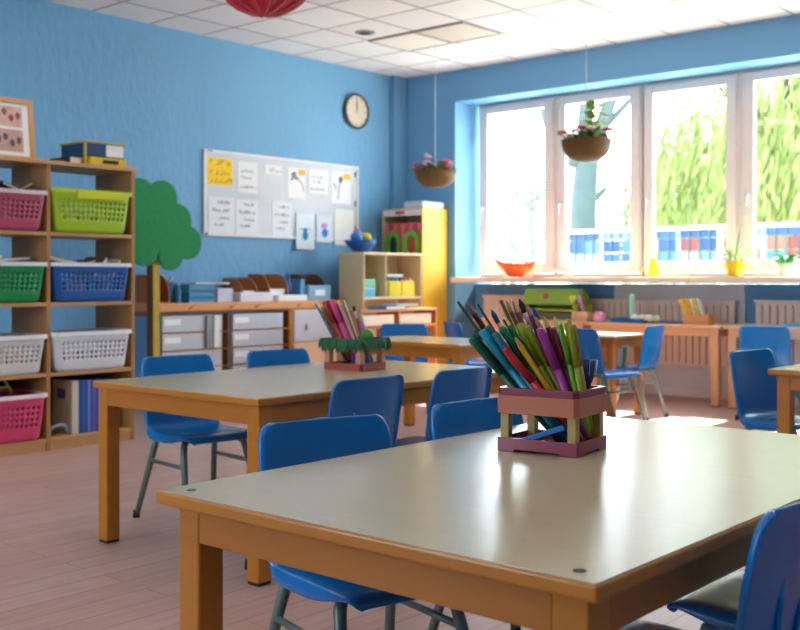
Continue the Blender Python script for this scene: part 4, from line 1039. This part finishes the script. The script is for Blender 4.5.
for k in range(34):
    a = rnd.uniform(0, 2*PI); leaf(q, (.02*math.cos(a), .02*math.sin(a), .11), (math.cos(a), math.sin(a)*.6, rnd.uniform(.5, 2)), rnd.uniform(.12, .26), .07, .5)
q.build('leaves', mat('mint_leaf', h('52b878'), .5, noise=.25, nscale=20), t, fix=False)

# ------------------------------------------------------------------ things on the window tables
TZ = .75
t = thing('desk_organiser', 'lime green two tier desk box on the left window table', 'box', (-6.05, 9.44, TZ), 0)
lime = mat('lime_box', h('8fa82a'), .45)
q = MB(); q.box(-.36, .36, -.16, .16, 0, .012); q.box(-.36, -.345, -.16, .16, .012, .16); q.box(.345, .36, -.16, .16, .012, .16); q.box(-.345, .345, .145, .16, .012, .16); q.box(-.36, .36, -.16, .16, .10, .118)
q.build('drawer_case', lime, t, .003)
MB().box(-.33, .33, -.13, .13, .013, .08).build('dark_tray', mat('grey_tray', h('6a6a58'), .5), t)
MB().prism([(-.14, 0), (.14, 0), (.14, .10), (.02, .16), (-.06, .16)], .66, Matrix(((0, 0, 1, -.33), (1, 0, 0, 0), (0, 1, 0, .165), (0, 0, 0, 1)))).build('sloped_lid', mat('green_lid', h('7a9a34'), .5), t, .004)
MB().blob((-.05, -.10, .25), .04, 2, (1, .5, 1)).build('knob', plast(h('8a4a2a')), t, smooth=True)
def small_box(x, y, w, d, hh, m, label, pens_, group, lean=-.35, L=.26):
    t = thing('pencil_box', label, 'pencil box', (x, y, TZ))
    q = MB(); q.box(-w, w, -d, d, 0, .008)
    for s in (-1, 1): q.box(-w, w, s*(d-.005)-.005, s*(d-.005)+.005, .008, hh); q.box(s*(w-.005)-.005, s*(w-.005)+.005, -d+.01, d-.01, .008, hh)
    q.build('body', m, t, .002)
    for k, (c_, nm, r_) in enumerate(pens_):
        f = -.8+1.6*k/max(1, len(pens_)-1); bx = x+f*(w-.03)
        pen((bx, y+.01*(k % 2), TZ+.012), (bx+lean*L*.9, y+.02*(k % 3)-.02, TZ+L), r_, c_, nm, 'marker', group, c_)
small_box(-5.66, 9.34, .09, .06, .10, mat('tan_box', h('d8a880'), .5), 'tan wooden pencil box beside the lime green desk box', [('c8c83a', 'lime yellow marker leaning in the tan box', .013), ('d8d44a', 'pale yellow marker in the tan box', .013), ('4a86d8', 'blue capped marker standing in the tan box', .016), ('c88ab0', 'mauve marker in the tan box, rightmost', .017)], 'markers in the tan box')
t = thing('pencil_cup', 'pink round pot right of the tan wooden pencil box', 'pot', (-5.44, 9.32, TZ))
MB().lathe([(0, 0), (.06, 0), (.072, .05), (.065, .105), (.058, .105), (.06, .05), (0, .01)], n=20).build('body', plast(h('d88fb8')), t, smooth=True)
t = thing('storage_box', 'royal blue shallow tray on the second window table', 'tray', (-5.12, 9.38, TZ))
q = MB(); q.box(-.17, .17, -.12, .12, 0, .01)
for s in (-1, 1): q.box(-.17, .17, s*.115-.005, s*.115+.005, .01, .045); q.box(s*.165-.005, s*.165+.005, -.11, .11, .01, .045)
q.build('tray', plast(h('1f5fa8')), t, .003)
t = thing('craft_bottle', 'tall mint green bottle standing in the blue tray', 'bottle', (-5.13, 9.40, TZ+.0105))
MB().lathe([(0, 0), (.035, 0), (.035, .14), (.026, .18), (.03, .26), (.022, .27), (0, .27)], n=16).build('body', plast(h('a8d8c4')), t, smooth=True)
rnd = random.Random(21)
for k in range(6):
    c_ = ['f0efe4', 'dfe8c8', 'f4f2ec', 'c8dcc0', 'e8e0d0', 'f2f0ea'][k]
    tag(MB().blob((0, 0, .04), .042, 1, (1.2, 1, .9)).build('paper_flower', plast(h(c_), .8)), '%s crumpled paper flower in the clutter around the mint bottle' % ['cream', 'pale lime', 'white', 'sage', 'sand', 'ivory'][k], 'paper flower', 'paper flowers on the window table', loc=(-5.05+.075*(k % 4)+(.03 if k > 3 else 0), 9.31+.09*(k//4)+.0, TZ+.011+(.0 if k < 2 else 0)))
tag(MB().box(-.20, .20, -.10, .10, 0, .02).build('blue_folder', plast(h('2a62b0')), bevel=.004), 'flat blue folder left of the yellow pencil box on the window table', 'folder', loc=(-4.78, 9.5, TZ))
small_box(-4.42, 9.38, .13, .07, .095, mat('terracotta_box', h('d8905a'), .5), 'orange pencil box with yellow markers on the second window table', [('e8c03a', 'yellow marker leaning leftmost in the orange box', .02), ('e0a83a', 'amber marker second in the orange box', .018), ('dfe8c8', 'pale marker in the middle of the orange box', .018), ('d8b83a', 'mustard marker right of centre in the orange box', .018), ('c8d8d8', 'pale grey marker at the right end of the orange box', .018)], 'markers in the orange box', -.45, .24)
# red-black pot on the small orange table
t = thing('pencil_cup', 'small dark pot with orange lid on the small orange table', 'pot', (-4.66, 6.25, .72))
MB().lathe([(0, 0), (.06, 0), (.06, .012), (0, .012)], n=20).build('saucer', plast(h('c8303a')), t, smooth=False)
MB().lathe([(0, .012), (.035, .012), (.05, .05), (.042, .085), (0, .085)], n=20).build('body', plast(h('1c2230')), t, smooth=True)
MB().lathe([(0, .085), (.035, .085), (.03, .125), (0, .135)], n=16).build('lid', plast(h('d88a2a')), t, smooth=True)
# striped tub on the chair seat
t = thing('striped_tub', 'orange yellow and white striped tub standing on the blue chair seat', 'tub', (-4.54, 8.06, .434))
cols_ = ['f0a02a', 'f6f0e0', 'e0602a', 'f2c83a', 'f6f0e0', '6aa84a']
for k in range(12):
    q = MB(); a0, a1 = 2*PI*k/12, 2*PI*(k+1)/12
    p = [(r_*math.cos(a), r_*math.sin(a), z) for r_, z in ((.072, 0), (.095, .17)) for a in (a0, a1)]
    q.quad([p[0], p[1], p[3], p[2]]); o = q.build('stripe', plast(h(cols_[k % 6])), t); s = o.modifiers.new('s', 'SOLIDIFY'); s.thickness = .004
MB().lathe([(0, 0), (.07, 0), (.07, .006), (0, .006)], n=12).build('bottom', M['white'], t)
MB().lathe([(.09, .165), (.10, .165), (.10, .178), (.09, .178), (.09, .165)], n=24).build('rim', M['white'], t)
# something pale and blue on the right window table
tag(MB().box(-.25, .25, -.10, .10, 0, .03).build('blue_folder', plast(h('6fb0e0')), bevel=.004), 'light blue folder on the right window table', 'folder', loc=(-3.35, 9.42, .755))

# ------------------------------------------------------------------ outside
GZ = -.6
gm = mat('pale_paving', h('dcdcd0'), .9, noise=.2, nscale=1.5)
g = MB().box(-60, 40, 11.5, 75, GZ-.1, GZ).build('ground_outside', gm); g['kind'] = 'structure'
# fence with painted panels
t = thing('mural_fence', 'white railed fence with blue and orange painted panels outside the windows', 'fence', (-8.75, 14.0, GZ))
rnd = random.Random(31)
n = 22; pw = .62
def dk(c): return tuple(x*.42 for x in h(c))
def zf(v): return 1.17+(280-v)*.01465-GZ
q = MB(); q.box(0, n*pw, -.035, .035, zf(231.5), zf(228)); q.box(0, n*pw, -.03, .03, zf(275), zf(272))
q.build('rail', M['white'], t)
for k in range(n+1): MB().box(k*pw-.03, k*pw+.03, -.045, .045, 0, zf(229)).build('post', mat('post_blue_grey', h('6a7c90'), .6) if k % 2 else M['white'], t)
pc = ['2a5a90', 'b85a34', '9fb4c4', '204f88', 'b07858', '5a8ca8', 'b8b0a8', '3468a0', '3c7c86', 'a04840', '7c94ac']
for k in range(n):
    x0, x1 = k*pw+.03, (k+1)*pw-.03
    MB().box(x0, x1, -.012, .012, zf(239), zf(231.5)).build('top_panel', plast(dk(['24558a', '3a6a9a', '7c9ab0'][(k*2) % 3]), .7), t)
    for q_ in range(2):
        xa = x0+(x1-x0)*q_/2; xb = x0+(x1-x0)*(q_+1)/2
        MB().box(xa+.01, xb-.01, -.012, .012, zf(252), zf(240)).build('painted_panel', plast(dk(pc[(k*3+q_*5) % 11]), .7), t)
        MB().box(xa+.01, xb-.01, -.012, .012, zf(262), zf(253)).build('painted_panel', plast(dk(pc[(k*5+q_*4+2) % 11]), .7), t)
    MB().box(x0, x1, -.012, .012, zf(271), zf(263)).build('lower_panel', plast(dk(['3a8078', '8fa0a8', '2c5c8c', '7c6468'][k % 4]), .7), t)
    q = MB()
    for j in range(1, 4): x = k*pw+j*pw/4; q.box(x-.008, x+.008, -.035, -.02, zf(272), zf(231.5))
    q.build('grid_bar', mat('grid', h('3a4652'), .6), t)
# trees
bark = mat('pale_bark', h('3c4a49'), .9, noise=.25, nscale=4)
def proj(u, v, D):
    a = (u-400)/1059; return Vector(((.7549*a-.6558)*D, (.6558*a+.7549)*D, 1.17+(280-v)*D/1059))
t = thing('garden_tree', 'thick trunked forked tree outside the second window', 'tree', (0, 0, 0))
D0 = 17.5
base = proj(583, 300, D0); base.z = GZ
t.location = base
def tb(pts, rs, par, name='branch', m=bark, n=10): 
    return MB().tube([Vector(p)-base for p in pts], rs, n).build(name, m, par, smooth=True)
tk = tb([base, proj(584, 262, D0), proj(583, 215, D0), proj(586, 170, D0), proj(592, 140, D0)], [.32, .25, .22, .20, .18], t, 'trunk')
tb([proj(590, 150, D0), proj(602, 125, D0), proj(612, 95, D0), proj(622, 50, D0), proj(630, 10, D0)], [.16, .13, .11, .08, .04], t)
tb([proj(590, 150, D0), proj(585, 120, D0), proj(588, 85, D0), proj(592, 40, D0), proj(590, -20, D0)], [.16, .13, .11, .08, .04], t)
tb([proj(584, 165, D0), proj(565, 160, D0), proj(553, 142, D0), proj(545, 115, D0), proj(536, 80, D0), proj(530, 20, D0)], [.10, .09, .085, .075, .06, .03], t)
tb([proj(586, 205, D0), proj(596, 198, D0), proj(604, 190, D0), proj(607, 186, D0)], [.08, .06, .05, .02], t)
tb([proj(590, 120, D0), proj(575, 90, D0), proj(565, 40, D0)], [.07, .05, .03], t)
tb([proj(602, 130, D0), proj(630, 100, D0), proj(640, 60, D0)], [.06, .05, .03], t)
# bare shrubs
def shrub(cx, D, top, w, seed, label):
    rnd = random.Random(seed); b0 = proj(cx, 300, D); b0.z = GZ
    t = thing('bare_shrub', label, 'shrub', tuple(b0), 0, 'bare trees outside the windows')
    q = MB(); tw = MB()
    H0 = proj(cx, top, D).z-GZ
    q.tube([(0, 0, 0), (.05, 0, H0*.4), (0, 0, H0)], [.09, .06, .01], 6)
    for k in range(26):
        a = rnd.uniform(0, 2*PI); z = H0*rnd.uniform(.25, .9); L_ = w*rnd.uniform(.4, 1)*(1.15-z/H0)
        p0 = Vector((0, 0, z)); p1 = p0+Vector((math.cos(a)*L_*.5, math.sin(a)*L_*.5, L_*.45)); p2 = p0+Vector((math.cos(a)*L_, math.sin(a)*L_, L_*1.1))
        q.tube([p0, p1, p2], [.035, .022, .006], 5)
        for j in range(6):
            s = p1.lerp(p2, rnd.random()); e = s+Vector((rnd.uniform(-.4, .4), rnd.uniform(-.4, .4), rnd.uniform(.1, .6)))
            tw.tube([s, e], [.012, .004], 4)
    q.build('branch', mat('pale_twig', h('626c60'), .9), t); tw.build('twigs', mat('pale_twig2', h('6c766a'), .9), t)
shrub(530, 19, 150, 1.6, 1, 'pale bare tree outside the leftmost window')
shrub(510, 24, 190, 1.6, 2, 'lower bare tree at the left of the leftmost window')
shrub(625, 26, 165, 1.4, 3, 'pale bare tree right of the thick trunk in the second window')
shrub(668, 21, 150, .8, 4, 'thin bare sapling in the left of the third window')
# willow
def willow(cx, D, seed, label, spread, top, n=420, dens=14):
    rnd = random.Random(seed); b0 = proj(cx, 300, D); b0.z = GZ
    t = thing('willow_tree', label, 'tree', tuple(b0), 0, 'willows outside the right windows')
    Ht = proj(cx, top, D).z-GZ
    q = MB(); q.tube([(0, 0, 0), (.1, 0, Ht*.35), (-.1, 0, Ht*.7), (0, 0, Ht*.95)], [.3, .22, .14, .04], 8)
    for k in range(9):
        a = 2*PI*k/9; q.tube([(0, 0, Ht*.55), (math.cos(a)*spread*.5, math.sin(a)*spread*.5, Ht*.85), (math.cos(a)*spread*.9, math.sin(a)*spread*.9, Ht*.78)], [.09, .05, .02], 5)
    q.build('trunk', bark, t, smooth=True)
    q = MB()
    for k in range(n):
        a = rnd.uniform(0, 2*PI); rr = spread*math.sqrt(rnd.random()); z0 = Ht*(1-.35*(rr/spread)**2)*rnd.uniform(.75, 1); Ls = rnd.uniform(1.5, 3.6)
        x, y = rr*math.cos(a), rr*math.sin(a)
        for j in range(dens):
            f = j/dens; zz = z0-Ls*f; xx = x+rnd.uniform(-.06, .06)-.35*f*f; yy2 = y+rnd.uniform(-.06, .06)
            d = Vector((rnd.uniform(-.6, .2), rnd.uniform(-.4, .4), -1)).normalized()*.30; s = Vector((rnd.uniform(-1, 1), rnd.uniform(-1, 1), .1)).normalized()*.028
            p = Vector((xx, yy2, zz)); q.quad([p, p+d*.5+s, p+d, p+d*.5-s])
    o = q.build('foliage', mat('willow_leaf', h('7a8648'), .8, noise=.25, nscale=1.5), t, fix=False)
willow(800, 19, 5, 'yellow green weeping willow filling the right window', 3.0, 20, 1300)
willow(752, 27, 6, 'weeping willow further off in the third window', 1.9, 105, 520)
willow(1010, 21, 8, 'weeping willow beyond the right edge of the windows', 2.6, 30, 420)

# ------------------------------------------------------------------ light
sun = bpy.data.lights.new('sun', 'SUN'); sun.energy = 20; sun.angle = R(1.0); sun.color = (1, .93, .82)
so = bpy.data.objects.new('sun', sun); C.objects.link(so)
d = Vector((-.06, -1, -1.2)).normalized(); so.rotation_euler = d.to_track_quat('-Z', 'Y').to_euler()
w = bpy.data.worlds.new('world'); bpy.context.scene.world = w; w.use_nodes = True
bg = w.node_tree.nodes['Background']; bg.inputs[0].default_value = (.80, .91, 1.0, 1); bg.inputs[1].default_value = 5.0

# ------------------------------------------------------------------ camera
cam = bpy.data.cameras.new('camera'); co = bpy.data.objects.new('camera', cam); C.objects.link(co)
cam.sensor_width = 36; cam.lens = 1059/800*36; cam.shift_y = -35/800
co.location = (0, 0, 1.17); co.rotation_euler = (R(90), 0, math.atan2(920, 1059))
cam.dof.use_dof = True; cam.dof.focus_distance = 2.7; cam.dof.aperture_fstop = 4.8
cam.clip_start = .05; cam.clip_end = 300
sc = bpy.context.scene; sc.camera = co
sc.view_settings.view_transform = 'Standard'; sc.view_settings.look = 'None'; sc.view_settings.gamma = 1; sc.view_settings.exposure = 1.1
